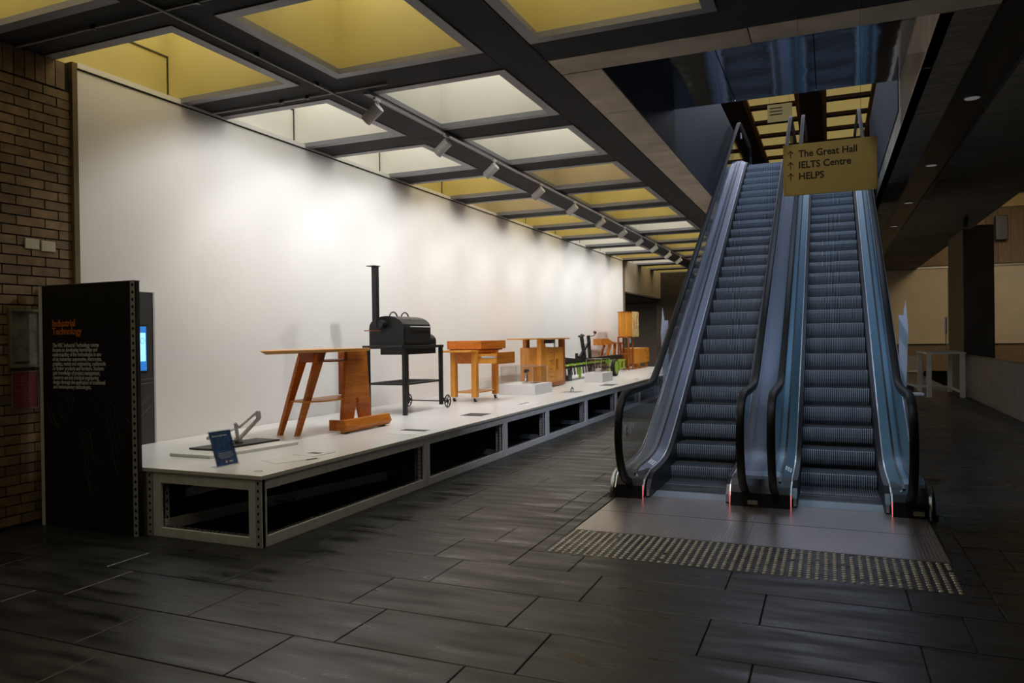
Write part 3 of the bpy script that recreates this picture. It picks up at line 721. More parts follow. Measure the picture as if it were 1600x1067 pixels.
BF = thing('bicycle_frame_model', 'small silver model of a bicycle frame standing on the black slab', 'model', (-6.2, 6.6, fz0))
bb_ = (-6.2, 6.60, fz0 + .03); st = (-6.2, 6.56, .92); hd = (-6.2, 6.92, 1.02); hdb = (-6.2, 6.94, .94); rr_ = (-6.2, 6.20, .80)
MB().cyl(bb_, st, .020, 10).build('seat_tube', m_silver, BF); MB().cyl(hdb, hd, .032, 10).build('head_tube', m_silver, BF)
MB().cyl(bb_, hdb, .024, 10).build('down_tube', m_silver, BF); MB().tube([st, (-6.2, 6.62, .87), hd], .015, 10).build('top_tube', m_silver, BF)
for s_ in (-1, 1):
    MB().tube([(-6.2, 6.56, .86), (-6.2 + s_ * .03, 6.4, .84), (-6.2 + s_ * .04, rr_[1], rr_[2])], .010, 8).build('seat_stay', m_silver, BF)
    MB().tube([bb_, (-6.2 + s_ * .035, 6.4, .74), (-6.2 + s_ * .04, rr_[1], rr_[2])], .010, 8).build('chain_stay', m_silver, BF)
    MB().cyl((-6.2 + s_ * .03, rr_[1], rr_[2]), (-6.2 + s_ * .05, rr_[1], rr_[2]), .022, 10).build('dropout', m_silver, BF)
MB().cyl((-6.235, 6.6, fz0 + .03), (-6.165, 6.6, fz0 + .03), .03, 12).build('bottom_bracket', m_silver, BF)
MB().cyl((-6.2, 6.63, fz0), (-6.2, 6.61, fz0 + .03), .035, 12).build('stand_foot', m_silver, BF)

# --- blue card in acrylic holder
SC = thing('card_holder', 'leaning acrylic holder with a blue card, white heading and text lines', 'sign', (-5.35, 5.56, ZP))
a_, b_ = Vector((-5.365, 5.44, ZP + .002)), Vector((-5.345, 5.69, ZP + .002)); up_v = Vector((-.075, -.035, .335))
nrm = (b_ - a_).cross(up_v).normalized()
def onc(u, v, d=0): return a_ + (b_ - a_) * u + up_v * v + nrm * d
def cardquad(u0, u1, v0, v1, d0, d1): return [onc(u0, v0, d0), onc(u1, v0, d0), onc(u1, v1, d0), onc(u0, v1, d0), onc(u0, v0, d1), onc(u1, v0, d1), onc(u1, v1, d1), onc(u0, v1, d1)]
MB().hexa(cardquad(-.05, 1.05, -.0, 1.03, -.006, -.004)).hexa(cardquad(-.05, 1.05, 0, 1.03, .003, .005)).build('acrylic_sleeve', m_acryl, SC)
MB().hexa(cardquad(0, 1, .03, 1, -.003, .001)).build('blue_card', m_blue, SC)
MB().hexa([onc(-.05, .0, 0), onc(1.05, 0, 0), onc(1.05, 0, 0) + Vector((-.09, 0, 0)), onc(-.05, 0, 0) + Vector((-.09, 0, 0)), onc(-.05, .01, 0), onc(1.05, .01, 0), onc(1.05, 0, 0) + Vector((-.09, 0, .003)), onc(-.05, 0, 0) + Vector((-.09, 0, .003))]).build('acrylic_foot', m_acryl, SC)
sgn = 1 if nrm.x > 0 else -1
d0, d1 = sgn * .0012, sgn * .0022
q = MB(); q.hexa(cardquad(.10, .80, .855, .885, d0, d1)); q.hexa(cardquad(.10, .16, .84, .90, d0, d1)); q.hexa(cardquad(.5, .54, .84, .90, d0, d1)); q.build('heading_lettering', m_whiteprint, SC)
q = MB()
for i, (u0, u1) in enumerate([(.15, .85), (.18, .80), (.15, .88), (.17, .86), (.22, .7)]): q.hexa(cardquad(u0, u1, .375 - .036 * i, .385 - .036 * i, d0, d1))
q.build('text_lines', m_whiteprint, SC)
MB().hexa(cardquad(.42, .52, .09, .14, d0, d1)).build('logo_mark', m_whiteprint, SC); MB().hexa(cardquad(.42, .52, .14, .18, d0, d1)).build('logo_flame', mat('red_logo', (.6, .04, .05), .5), SC)
MB().hexa(cardquad(.60, .78, .10, .145, d0, d1)).build('logo_words', m_whiteprint, SC)

# --- tall bar table
BT = thing('bar_table', 'tall orange timber bar table with two slanted legs and an A-shaped pedestal', 'table', (-6.1, 8.1, ZP))
zt = 1.735
tb = MB()
tb.hexa([(-6.50, 7.40, zt - .04), (-5.80, 6.62, zt - .04), (-5.78, 8.62, zt - .04), (-6.52, 8.62, zt - .04), (-6.52, 7.32, zt), (-5.78, 6.50, zt), (-5.78, 8.66, zt), (-6.52, 8.66, zt)])
tb.build('table_top', m_woodl, BT, bevel=.003)
for x in (-6.44, -6.17):
    MB().hexa([(x - .025, 7.55, ZP), (x + .025, 7.55, ZP), (x + .025, 7.62, ZP), (x - .025, 7.62, ZP), (x - .025, 8.0, zt - .03), (x + .025, 8.0, zt - .03), (x + .025, 8.18, zt - .03), (x - .025, 8.18, zt - .03)]).build('leg', m_wood, BT, bevel=.003)
MB().box(-6.415, -6.195, 7.96, 7.99, 1.56, zt - .03).build('leg_apron', m_woodd, BT)
MB().box(-6.42, -5.93, 7.98, 8.70, 1.565, 1.585).build('under_shelf', m_woodd, BT)
MB().prism([(-6.42, 7.76), (-6.14, 7.70), (-5.96, 7.9), (-5.96, 8.78), (-6.42, 8.7)], 'z', 1.055, 1.075).build('lower_shelf', m_woodl, BT, bevel=.003)
# A-shaped pedestal plate with keyhole slot
ped = [(8.22, .75), (8.47, .75), (8.535, .98), (8.520, 1.02), (8.535, 1.06), (8.56, 1.07), (8.585, 1.06), (8.60, 1.02), (8.585, .98), (8.65, .75), (8.90, .75), (8.80, zt - .03), (8.36, zt - .03)]
MB().prism(ped, 'x', -5.99, -5.94).build('pedestal_plate', m_wood, BT, bevel=.003)
MB().box(-6.40, -5.99, 8.775, 8.80, 1.08, zt - .03).build('pedestal_web', m_woodd, BT)
MB().prism([(-6.05, .66), (-6.05, .80), (-5.74, .80), (-5.74, .66)], 'y', 8.08, 8.14).build('cross_foot', m_wood, BT, bevel=.003)
MB().prism([(-5.76, .665), (-5.70, .665), (-5.66, .72), (-5.70, .815), (-5.79, .815), (-5.83, .77)], 'y', 7.93, 8.98).build('foot_beam', m_wood, BT, bevel=.003)
MB().box(-6.0, -5.78, 8.20, 8.92, .70, .76).build('foot_cheek', m_woodd, BT)
for y in (8.0, 8.85): MB().box(-5.80, -5.72, y, y + .05, ZP, .67).build('foot_pad', m_blackp, BT)

# --- smoker on cart
SM = thing('smoker_barbecue', 'black steel offset smoker with a tall chimney on a wheeled cart', 'barbecue', (-6.5, 10.7, ZP))
for x, y, zb in ((-6.16, 10.17, ZP), (-6.84, 10.17, ZP), (-6.16, 11.36, ZP + .07), (-6.84, 11.36, ZP + .07)):
    MB().box(x - .03, x + .03, y - .03, y + .03, zb, 1.70).build('leg', m_black, SM, bevel=.003)
fr_ = MB()
for x in (-6.16, -6.84): fr_.box(x - .03, x + .03, 10.08, 11.42, 1.70, 1.745)
for y in (10.11, 11.39): fr_.box(-6.81, -6.19, y - .03, y + .03, 1.70, 1.745)
fr_.build('top_frame', m_black, SM, bevel=.003)
MB().cyl((-6.86, 10.06, 1.735), (-6.13, 10.06, 1.735), .018, 10).build('push_bar', m_black, SM)
sh = MB()
for x in (-6.16, -6.84): sh.box(x - .02, x + .02, 10.2, 11.34, 1.12, 1.15)
sh.box(-6.84, -6.16, 10.15, 10.19, 1.12, 1.15).box(-6.84, -6.16, 11.34, 11.38, 1.12, 1.15)
sh.build('shelf_frame', m_black, SM)
ms = MB()
for i in range(16): ms.box(-6.82, -6.18, 10.24 + i * .07, 10.25 + i * .07, 1.138, 1.148)
ms.box(-6.82, -6.18, 10.19, 11.34, 1.130, 1.137)
ms.build('shelf_mesh', m_blackp, SM)
for x in (-6.11, -6.89):
    wh = MB().tube([(x, 11.50 + .105 * math.cos(a), ZP + .1175 + .105 * math.sin(a)) for a in [i * math.pi / 12 for i in range(24)]], .011, 8, closed=True)
    for k in range(3):
        a = k * math.pi / 3 + .3; wh.bar((x, 11.5 - .1 * math.cos(a), ZP + .1175 - .1 * math.sin(a)), (x, 11.5 + .1 * math.cos(a), ZP + .1175 + .1 * math.sin(a)), .012, .012)
    wh.cyl((x - .02, 11.5, ZP + .1175), (x + .02, 11.5, ZP + .1175), .022, 12)
    wh.build('wheel', m_black, SM)
MB().cyl((-6.9, 11.50, ZP + .1175), (-6.1, 11.50, ZP + .1175), .01, 8).bar((-6.16, 11.37, ZP + .2), (-6.16, 11.50, ZP + .1175), .03, .03).bar((-6.84, 11.37, ZP + .2), (-6.84, 11.50, ZP + .1175), .03, .03).build('axle', m_black, SM)
X0, X1 = -6.80, -6.16; cx = (X0 + X1) / 2
prof = [(X0, 1.745), (X1, 1.745), (X1, 2.04)] + [(cx + .32 * math.cos(R(a)), 2.04 + .18 * math.sin(R(a))) for a in range(15, 180, 15)] + [(X0, 2.04)]
MB().prism(prof, 'y', 10.16, 11.02, sm=False).build('cook_chamber', m_black, SM, bevel=.004)
MB().box(X1, X1 + .012, 10.19, 10.99, 1.78, 2.03).build('front_door', m_blackp, SM)
MB().cyl((X1 + .04, 10.35, 2.045), (X1 + .04, 10.98, 2.045), .008, 8).cyl((X1, 10.36, 2.045), (X1 + .04, 10.36, 2.045), .008, 8).cyl((X1, 10.97, 2.045), (X1 + .04, 10.97, 2.045), .008, 8).build('door_handle', m_frame, SM, label='bare steel bar handle')
for y in (10.30, 10.66):
    MB().tube([(-6.52, y + .14 + .12 * math.cos(R(a)), 2.19 + .10 * math.sin(R(a))) for a in range(0, 181, 20)], .012, 8).build('lid_handle', m_black, SM)
MB().cyl((-6.27, 10.50, 2.145), (-6.245, 10.50, 2.175), .035, 16).build('temperature_gauge', m_chrome, SM)
MB().bar((-6.60, 10.05, 2.03), (-6.60, 10.05, 3.0), .085, .085, upv=(0, 1, 0)).build('chimney_pipe', m_black, SM, bevel=.003)
MB().box(-6.70, -6.54, 9.95, 10.11, 3.0, 3.012).build('chimney_cap', m_black, SM)
MB().cyl((-6.52, 10.02, 2.09), (-6.52, 10.18, 2.09), .065, 14).build('chimney_elbow', m_black, SM)
MB().cyl((-6.82, 10.05, 1.99), (-6.56, 10.12, 1.99), .008, 8).build('damper_rod', m_woodd, SM)
pr2 = [(-6.72, 1.745), (-6.20, 1.745), (-6.20, 1.82)] + [(-6.46 + .26 * math.cos(R(a)), 1.82 + .14 * math.sin(R(a))) for a in range(15, 180, 15)] + [(-6.72, 1.82)]
MB().prism(pr2, 'y', 11.02, 11.28).build('fire_box', m_black, SM)
MB().box(-6.70, -6.22, 10.32, 11.30, 1.60, 1.70).build('ash_drawer', m_blackp, SM, bevel=.003)

# --- butcher block trolley
BU = thing('butcher_block_trolley', 'orange timber butcher block trolley with an open drawer on castors', 'trolley', (-6.35, 13.15, ZP))
for x in (-6.14, -6.58):
    for y in (12.66, 13.58):
        MB().box(x - .05, x + .05, y - .06, y + .06, ZP + .09, 1.60).build('leg', m_woodv, BU, bevel=.004)
        c = MB().cyl((x - .018, y + .01, ZP + .035), (x + .018, y + .01, ZP + .035), .035, 14); c.build('castor_wheel', m_rubber, BU)
        MB().box(x - .03, x - .022, y - .02, y + .03, ZP + .03, ZP + .09).box(x + .022, x + .03, y - .02, y + .03, ZP + .03, ZP + .09).box(x - .035, x + .035, y - .035, y + .035, ZP + .085, ZP + .092).build('castor_fork', m_chrome, BU)
MB().box(-6.78, -6.10, 12.42, 13.70, 1.585, 1.62).build('table_top', m_woodl, BU, bevel=.003)
MB().box(-6.78, -6.05, 12.76, 13.92, 1.64, 1.80).build('chopping_block', m_wood, BU, bevel=.006)
MB().box(-6.74, -6.10, 12.8, 13.86, 1.61, 1.64).build('block_riser', m_woodd, BU)
MB().box(-6.55, -6.16, 12.61, 12.64, 1.37, 1.585).build('end_apron', m_wood, BU)
MB().box(-6.56, -6.14, 13.6, 13.63, 1.37, 1.585).build('end_apron', m_wood, BU)
MB().box(-6.60, -6.58, 12.7, 13.5, 1.37, 1.585).build('back_apron', m_wood, BU)
MB().box(-6.60, -6.12, 12.68, 13.56, ZP + .16, ZP + .185).build('shelf', m_woodl, BU, bevel=.003)
dr = MB().box(-6.16, -5.72, 12.74, 12.76, 1.37, 1.55).box(-6.16, -5.72, 13.48, 13.50, 1.37, 1.55).box(-6.16, -5.72, 12.76, 13.48, 1.37, 1.385).box(-6.55, -6.16, 12.74, 12.76, 1.37, 1.55).build('drawer', m_woodl, BU)
MB().box(-5.72, -5.70, 12.70, 13.56, 1.355, 1.575).build('drawer_front', m_wood, dr, bevel=.003)
MB().box(-6.13, -5.74, 12.728, 12.74, 1.47, 1.51).build('drawer_runner', m_chrome, dr)

# --- plinths with acrylic boxes
def plinth(x0, x1, y0, y1, h, label, boxes):
    t = thing('plinth', label, 'plinth', ((x0 + x1) / 2, (y0 + y1) / 2, ZP), 'white plinths on the platform')
    MB().box(x0, x1, y0, y1, ZP, ZP + h).build('block', m_plinth, t, bevel=.004)
    return t
def acrylic(x0, x1, y0, y1, z0, z1, label):
    t = thing('acrylic_cover', label, 'cover', ((x0 + x1) / 2, (y0 + y1) / 2, z0)); k = .004
    for bx in ((x0, x1, y0, y0 + k), (x0, x1, y1 - k, y1), (x0, x0 + k, y0 + k, y1 - k), (x1 - k, x1, y0 + k, y1 - k)): MB().box(*bx, z0, z1).build('pane', m_acryl, t)
    MB().box(x0, x1, y0, y1, z1, z1 + k).build('pane', m_acryl, t)
    e = MB()
    for xx in (x0, x1):
        for yy_ in (y0, y1): e.box(xx - .006, xx + .006, yy_ - .006, yy_ + .006, z0, z1)
        e.box(xx - .003, xx + .003, y0, y1, z1, z1 + .006)
    for yy_ in (y0, y1): e.box(x0, x1, yy_ - .003, yy_ + .003, z1, z1 + .006)
    e.build('polished_edges', m_acedge, t)
    return t
plinth(-6.45, -5.62, 14.42, 15.45, .215, 'low white plinth beside the timber desk carrying a clear box', None)
acrylic(-6.42, -5.70, 14.50, 15.35, ZP + .215, 1.235, 'clear acrylic box on the larger white plinth')
fg = thing('mechanism_model', 'small dark and chrome mechanism standing inside the larger acrylic box', 'model', (-6.0, 14.85, ZP + .215))
MB().cyl((-6.0, 14.85, ZP + .215), (-6.0, 14.85, ZP + .245), .07, 18).build('base', m_silver, fg); MB().tube([(-6.0, 14.85, ZP + .245), (-6.0, 14.9, 1.02), (-5.98, 14.86, 1.13)], .035, 10, r2=.015).build('arm', m_chrome, fg); MB().cyl((-5.98, 14.80, 1.13), (-5.98, 14.92, 1.13), .04, 12).build('joint_knob', m_blackp, fg)
fg = thing('printed_plate', 'flat dark printed plate lying inside the larger acrylic box', 'model', (-5.9, 15.1, ZP + .215)); MB().box(-6.0, -5.8, 15.0, 15.25, ZP + .215, ZP + .222).build('plate', m_kiosk, fg)
plinth(-5.95, -5.46, 18.86, 19.85, .245, 'small white plinth in front of the black lifting frame', None)
acrylic(-5.92, -5.52, 18.95, 19.75, ZP + .245, 1.25, 'clear acrylic box on the smaller white plinth')
fg = thing('engine_model', 'small silver engine-like model inside the smaller acrylic box', 'model', (-5.7, 19.3, ZP + .245))
MB().cyl((-5.7, 19.2, ZP + .30), (-5.7, 19.4, ZP + .30), .055, 14).build('cylinder_body', m_silver, fg); MB().box(-5.78, -5.62, 19.15, 19.45, ZP + .245, ZP + .27).build('base', m_silver, fg)
MB().cyl((-5.7, 19.3, ZP + .33), (-5.7, 19.3, ZP + .40), .025, 10).build('spindle', m_chrome, fg)
for x, y, lb_ in ((-5.15, 15.35, 'small clear block with a dark hook on the platform edge past the larger plinth'), (-5.05, 23.6, 'small clear block with a dark hook near the far end of the platform')):
    t = thing('small_exhibit', lb_, 'model', (x, y, ZP))
    MB().box(x - .2, x + .2, y - .25, y + .25, ZP, ZP + .012).build('acrylic_base', m_acryl, t)
    MB().tube([(x, y, ZP + .01), (x, y + .02, ZP + .08), (x, y + .08, ZP + .11), (x, y + .14, ZP + .07)], .014, 8).build('hook', m_framed, t)
    MB().cyl((x, y + .12, ZP + .012), (x, y + .16, ZP + .07), .02, 8).build('stub', m_silver, t)

# --- timber sit-stand desk
DK = thing('timber_desk', 'honey timber desk with a wide thin top over a curved drawer cabinet', 'desk', (-6.5, 17.0, ZP))
MB().prism([(-6.95, 16.05), (-6.35, 15.35), (-6.05, 16.3), (-6.05, 18.0), (-6.35, 18.62), (-6.95, 18.5)], 'z', 1.795, 1.825).build('table_top', m_woodl, DK, bevel=.003)
for x, y in ((-6.86, 17.05), (-6.22, 16.35), (-6.86, 18.15), (-6.22, 17.85)): MB().box(x - .05, x + .05, y - .11, y + .11, ZP + .02, 1.795).build('leg', m_woodd if y > 17.6 and x > -6.5 else m_woodv, DK, bevel=.003)
MB().prism([(-6.80, 16.5), (-6.45, 16.2), (-6.2, 16.35), (-6.15, 16.6), (-6.15, 17.75), (-6.80, 17.9)], 'z', .76, 1.60).build('cabinet', m_woodv, DK, bevel=.003)
for i in range(4):
    z = .80 + i * .195
    d = MB().box(-6.152, -6.14, 16.62, 17.10, z, z + .185).build('drawer', m_woodl, DK)
    MB().box(-6.14, -6.125, 16.76, 16.96, z + .09, z + .105).build('drawer_handle', m_woodd, d)
d = MB().box(-6.152, -6.14, 17.12, 17.66, .80, 1.575).build('door', m_woodv, DK); MB().box(-6.14, -6.12, 17.20, 17.23, 1.08, 1.30).box(-6.14, -6.12, 17.2, 17.32, 1.29, 1.31).box(-6.14, -6.12, 17.2, 17.32, 1.07, 1.09).build('door_handle', m_woodd, d)
MB().box(-6.3, -6.14, 16.8, 17.80, ZP + .02, .76).build('plinth_base', m_woodd, DK)
for x, y in ((-6.25, 17.0), (-6.25, 17.7)): MB().cyl((x, y, ZP), (x, y, ZP + .02), .02, 8).build('levelling_foot', m_black, DK)
MB().cyl((-6.2, 17.28, 1.55), (-6.2, 17.28, 1.795), .012, 8).cyl((-6.14, 17.05, 1.2), (-6.14, 17.05, 1.75), .008, 8).build('lift_rods', m_chrome, DK)
MB().box(-6.5, -6.2, 17.0, 17.3, 1.70, 1.79).build('lift_gearbox', m_blackp, DK)

# --- black lifting frame with green slotted shell
KT = thing('lifting_frame', 'long black steel frame with lime green slotted sides and twin upright levers', 'machine', (-6.65, 21.5, ZP))
MB().box(-6.70, -6.60, 18.9, 25.2, 1.08, 1.22).build('top_rail', m_blackp, KT)
MB().bar((-6.62, 18.6, 1.28), (-6.62, 20.3, 1.17), .06, .10).build('drawbar', m_blackp, KT)
MB().box(-6.62, -6.56, 18.6, 23.4, .985, 1.045).build('lower_rail', m_black, KT)
for i in range(8): MB().box(-6.555, -6.54, 18.7 + i * .62, 19.2 + i * .62, 1.05, 1.11).build('green_bracket', m_green, KT)
for i in range(17): MB().bar((-6.64, 18.75 + i * .27, .99), (-6.64, 18.82 + i * .27, .78), .03, .09).build('tine', m_green if i in (6, 7) else m_framed, KT)
for y in (19.6, 21.5, 24.15): MB().bar((-6.56, y, 1.0), (-6.56, y - .28 if y < 24 else y, ZP + .03), .05, .09).build('leg', m_black, KT); MB().box(-6.62, -6.50, (y - .42 if y < 24 else y - .12), (y - .12 if y < 24 else y + .12), ZP, ZP + .15).build('foot', m_kiosk, KT)
MB().box(-6.66, -6.62, 20.55, 20.68, ZP, 1.10).build('green_support', m_green, KT)
MB().box(-6.75, -6.50, 18.9, 22.0, ZP, ZP + .012).build('floor_runner', m_framed, KT)
MB().bar((-6.62, 21.05, 1.2), (-6.62, 20.72, 1.90), .07, .13).build('lever', m_blackp, KT); MB().bar((-6.62, 21.55, 1.2), (-6.62, 21.42, 1.88), .07, .12).build('lever', m_blackp, KT)
MB().bar((-6.60, 20.45, 1.25), (-6.60, 21.5, 1.72), .05, .08).build('brace', m_blackp, KT)
MB().cyl((-6.60, 20.45, 1.86), (-6.60, 20.9, 1.88), .03, 8).build('cross_grip', m_blackp, KT); MB().tube([(-6.60, 21.5, 1.86), (-6.60, 21.95, 1.88), (-6.60, 22.05, 1.96)], .015, 8).build('crank', m_chrome, KT); MB().cyl((-6.62, 22.05, 1.95), (-6.58, 22.05, 2.0), .05, 10).build('crank_knob', mat('dark_red_knob', (.12, .02, .02), .4), KT)
MB().box(-6.64, -6.58, 20.2, 20.3, 1.2, 1.38).box(-6.64, -6.58, 20.45, 20.95, 1.22, 1.30).build('latch', m_blackp, KT)
wx = -5.95
tw = MB().cyl((wx - .05, 21.9, ZP + .26), (wx + .05, 21.9, ZP + .26), .26, 24).build('wheel', m_rubber, KT); MB().cyl((wx + .05, 21.9, ZP + .27), (wx + .062, 21.9, ZP + .27), .19, 20).build('wheel_disc', m_green, tw)
MB().cyl((-6.62, 21.9, ZP + .27), (wx, 21.9, ZP + .27), .03, 8).build('axle', m_black, KT)
for i in range(5): MB().bar((-6.5, 23.2 + i * .47, 1.04), (-6.5, 23.2 + i * .47, .74), .03, .17).build('tine', m_green, KT)
MB().box(-6.52, -6.48, 22.9, 25.2, 1.0, 1.06).build('green_head_rail', m_green, KT)
MB().tube([(-6.62, 18.55, 1.30), (-6.62, 18.65, 1.42), (-6.62, 18.85, 1.46), (-6.62, 18.9, 1.38), (-6.62, 18.75, 1.32)], .012, 6).build('hook_wire', m_chrome, KT)

# --- lounge stool / rocker
CH = thing('timber_rest', 'orange timber lounge rest with raised head end and splayed legs', 'furniture', (-7.12, 25.2, ZP))
MB().prism([(24.0, 1.56), (25.2, 1.56), (25.5, 1.57), (27.0, 1.57), (27.0, 1.62), (25.8, 1.63), (25.4, 1.67), (24.9, 1.77), (24.0, 1.77)], 'x', -7.25, -6.98).build('seat_board', m_wood, CH, bevel=.004)
for x in (-7.01, -7.24):
    for (ya, yb) in ((25.3, 24.2), (25.95, 25.3), (26.6, 26.75)): MB().bar((x, ya, 1.57), (x, yb, ZP + .062), .05, .12).build("leg", m_wood, CH)
MB().box(-7.27, -6.98, 24.55, 26.55, 1.13, 1.17).build('stretcher_shelf', m_wood, CH)

# --- tall cabinet on stand
TC = thing('drum_cabinet', 'tall rounded honey timber cabinet raised on thin brown legs', 'cabinet', (-6.8, 26.0, ZP))
rp = []
for cx_, cy_, a0 in ((-6.58, 25.95, 270), (-6.58, 26.35, 0), (-6.72, 26.35, 90), (-6.72, 25.85, 180)):
    for k in range(5): rp.append((cx_ + .16 * math.cos(R(a0 + k * 22.5)), cy_ + .25 * math.sin(R(a0 + k * 22.5))))
MB().prism(rp, 'z', 1.83, 2.69).build('drum_body', m_woodv, TC)
MB().prism([(a * 1.0 - .0 + (.02 if a > -6.8 else -.02), b + (.02 if b > 25.9 else -.02)) for a, b in rp], 'z', 2.69, 2.71).build('lid', m_woodd, TC)
MB().box(-6.42, -6.395, 26.0, 26.9, 1.82, 2.72).build('carved_door', m_pine, TC)
br = MB()
random.seed(5)
for k in range(9):
    yb = 26.1 + .7 * random.random(); zb = 1.95 + .6 * random.random()
    br.tube([(-6.393, yb, zb), (-6.393, yb + .06, zb + .06), (-6.393, yb + .05, zb + .14), (-6.393, yb + .12, zb + .2)], .012, 4)
br.build('branch_inlay', m_woodd, TC)
for x, y in ((-6.5, 25.78), (-6.5, 26.40), (-6.85, 25.72), (-6.85, 26.4)): MB().box(x - .025, x + .025, y - .03, y + .03, ZP, 1.83).build('leg', m_woodd, TC)
MB().box(-6.88, -6.48, 25.7, 26.42, 1.79, 1.83).box(-6.88, -6.48, 25.74, 26.42, 1.20, 1.225).build('stand_rails', m_woodd, TC)
ch = MB()
for k in range(14): ch.box(-6.90, -6.87, 25.62, 25.66, .95 + k * .06, .98 + k * .06)
ch.build('beaded_cord', m_plinth, TC)
tag(MB().box(-6.9, -6.86, 27.2, 27.6, 1.58, 1.78).build('blue_card', mat('sky_blue_card', (.16, .42, .68), .5)), 'small sky-blue card seen between the legs of the drum cabinet', 'card')
# --- low cabinet
LC = thing('low_cabinet', 'low honey timber cabinet with carved door standing at the far end of the platform', 'cabinet', (-6.6, 27.6, ZP))
MB().prism([(-6.95, 26.6), (-6.5, 26.6), (-6.42, 27.0), (-6.42, 28.6), (-6.95, 28.6)], 'z', .85, 1.40).build('body', m_woodv, LC, bevel=.004)
MB().box(-6.42, -6.40, 27.75, 28.58, .88, 1.37).build('carved_door', m_woodl, LC)
br = MB()
for k in range(10):
    yb = 27.85 + .6 * random.random(); zb = .92 + .35 * random.random()
    br.tube([(-6.398, yb, zb), (-6.398, yb + .05, zb + .05), (-6.398, yb + .04, zb + .1)], .010, 4)
br.build('branch_inlay', m_woodd, LC)
for x in (-6.9, -6.5): MB().box(x - .04, x + .04, 27.05, 27.35, ZP, .86).box(x - .04, x + .04, 28.35, 28.5, ZP, .86).build('leg', m_woodl, LC)
MB().box(-6.54, -6.46, 26.6, 28.5, ZP, ZP + .05).build('floor_rail', m_wood, LC)

# =================================================================== TRACK, CONDUITS AND SPOTLIGHTS
TX = -5.12
tr = thing('lighting_track', 'long grey lighting track under the black ceiling rib above the platform', 'lighting track', (TX, 8, ZC - .06))
MB().box(TX - .02, TX + .02, 7.7, 29.5, ZC - .045, ZC - .012).build('track_channel', m_conduit, tr)
MB().box(TX - .10, TX - .03, 7.75, 29.5, ZC - .02, ZC - .005).build('wiring_tray', m_framed, tr)
cd = thing('ceiling_conduits', 'thin grey conduits crossing the black ceiling above the left wall', 'conduit', (-5.5, 6, ZC - .03))
c = MB().cyl((-5.50, -1.0, ZC - .03), (-5.50, 8.45, ZC - .03), .016, 8).build('conduit', m_conduit, cd)
MB().cyl((-7.5, 5.02, ZC - .022), (-2.9, 5.02, ZC - .022), .014, 8).build('conduit', m_conduit, cd)
MB().cyl((-7.45, 7.55, ZC - .022), (-4.75, 7.55, ZC - .022), .014, 8).build('conduit', m_conduit, cd)
for p in ((-5.5, 4.4), (-5.5, 6.2), (-5.5, 7.2), (-6.4, 5.02), (-5.1, 5.02), (-6.3, 7.55), (-5.9, 7.55)):
    MB().box(p[0] - .022, p[0] + .022, p[1] - .022, p[1] + .022, ZC - .042, ZC - .0).build('conduit_clip', m_black, cd)
spots = [(7.93, 0), (9.75, 0), (11.45, 0), (13.65, 0), (15.75, 0), (17.95, 0), (20.1, 0), (22.1, 0), (24.1, 0), (26.35, 0), (28.4, 0)]
for i, (y, _) in enumerate(spots):
    lb_ = ('%s spotlight from the near end of the ceiling track' % ordn[i].capitalize()) if i else 'white can spotlight nearest the viewer on the ceiling track'
    S = thing('track_spotlight', 'white can ' + lb_[0].lower() + lb_[1:] if i else lb_, 'spotlight', (TX, y, ZC - .2), 'white spotlights along the ceiling track')
    MB().box(TX - .02, TX + .02, y - .10, y + .02, ZC - .075, ZC - .045).build('track_adapter', m_spot, S)
    MB().cyl((TX, y - .03, ZC - .075), (TX, y - .03, ZC - .115), .012, 8).box(TX - .05, TX - .042, y - .045, y - .015, ZC - .20, ZC - .105).box(TX - .05, TX + .02, y - .045, y - .015, ZC - .118, ZC - .105).build('bracket', m_spot, S)
    d = Vector((-1.35, .10 if i else -.05, -1.0)).normalized()
    p = Vector((TX + .03, y - .03, ZC - .15)); q = p + d * .25
    MB().cyl(p, q, .072, 20).build('can', m_spot, S)
    MB().cyl(q - d * .002, q + d * .001, .058, 16).build('lens', m_lens, S)
    L_ = bpy.data.lights.new('spot_beam', 'SPOT'); L_.energy = SPOT_E; L_.spot_size = R(122); L_.spot_blend = .42; L_.shadow_soft_size = .045; L_.color = (1, .985, .96)
    lo = bpy.data.objects.new('spot_beam', L_); COL.objects.link(lo); lo.parent = S
    pos = q + d * .01; lo.location = pos - Vector((TX, y, ZC - .2))
    tgt = Vector((XW, y + .15, 1.7)); lo.rotation_euler = (tgt - pos).to_track_quat('-Z', 'Y').to_euler()

# =================================================================== ESCALATORS
NB = 9.41
def softplus(s_, e): return (s_ + math.sqrt(s_ * s_ + 4 * e * e)) / 2
def rail_z(y, base, flat, e0=.12, top=None):
    z = flat + softplus(T30 * (y - NB) + base - flat, e0)
    if top is not None: z = top - softplus(top - z, e0)
    return z
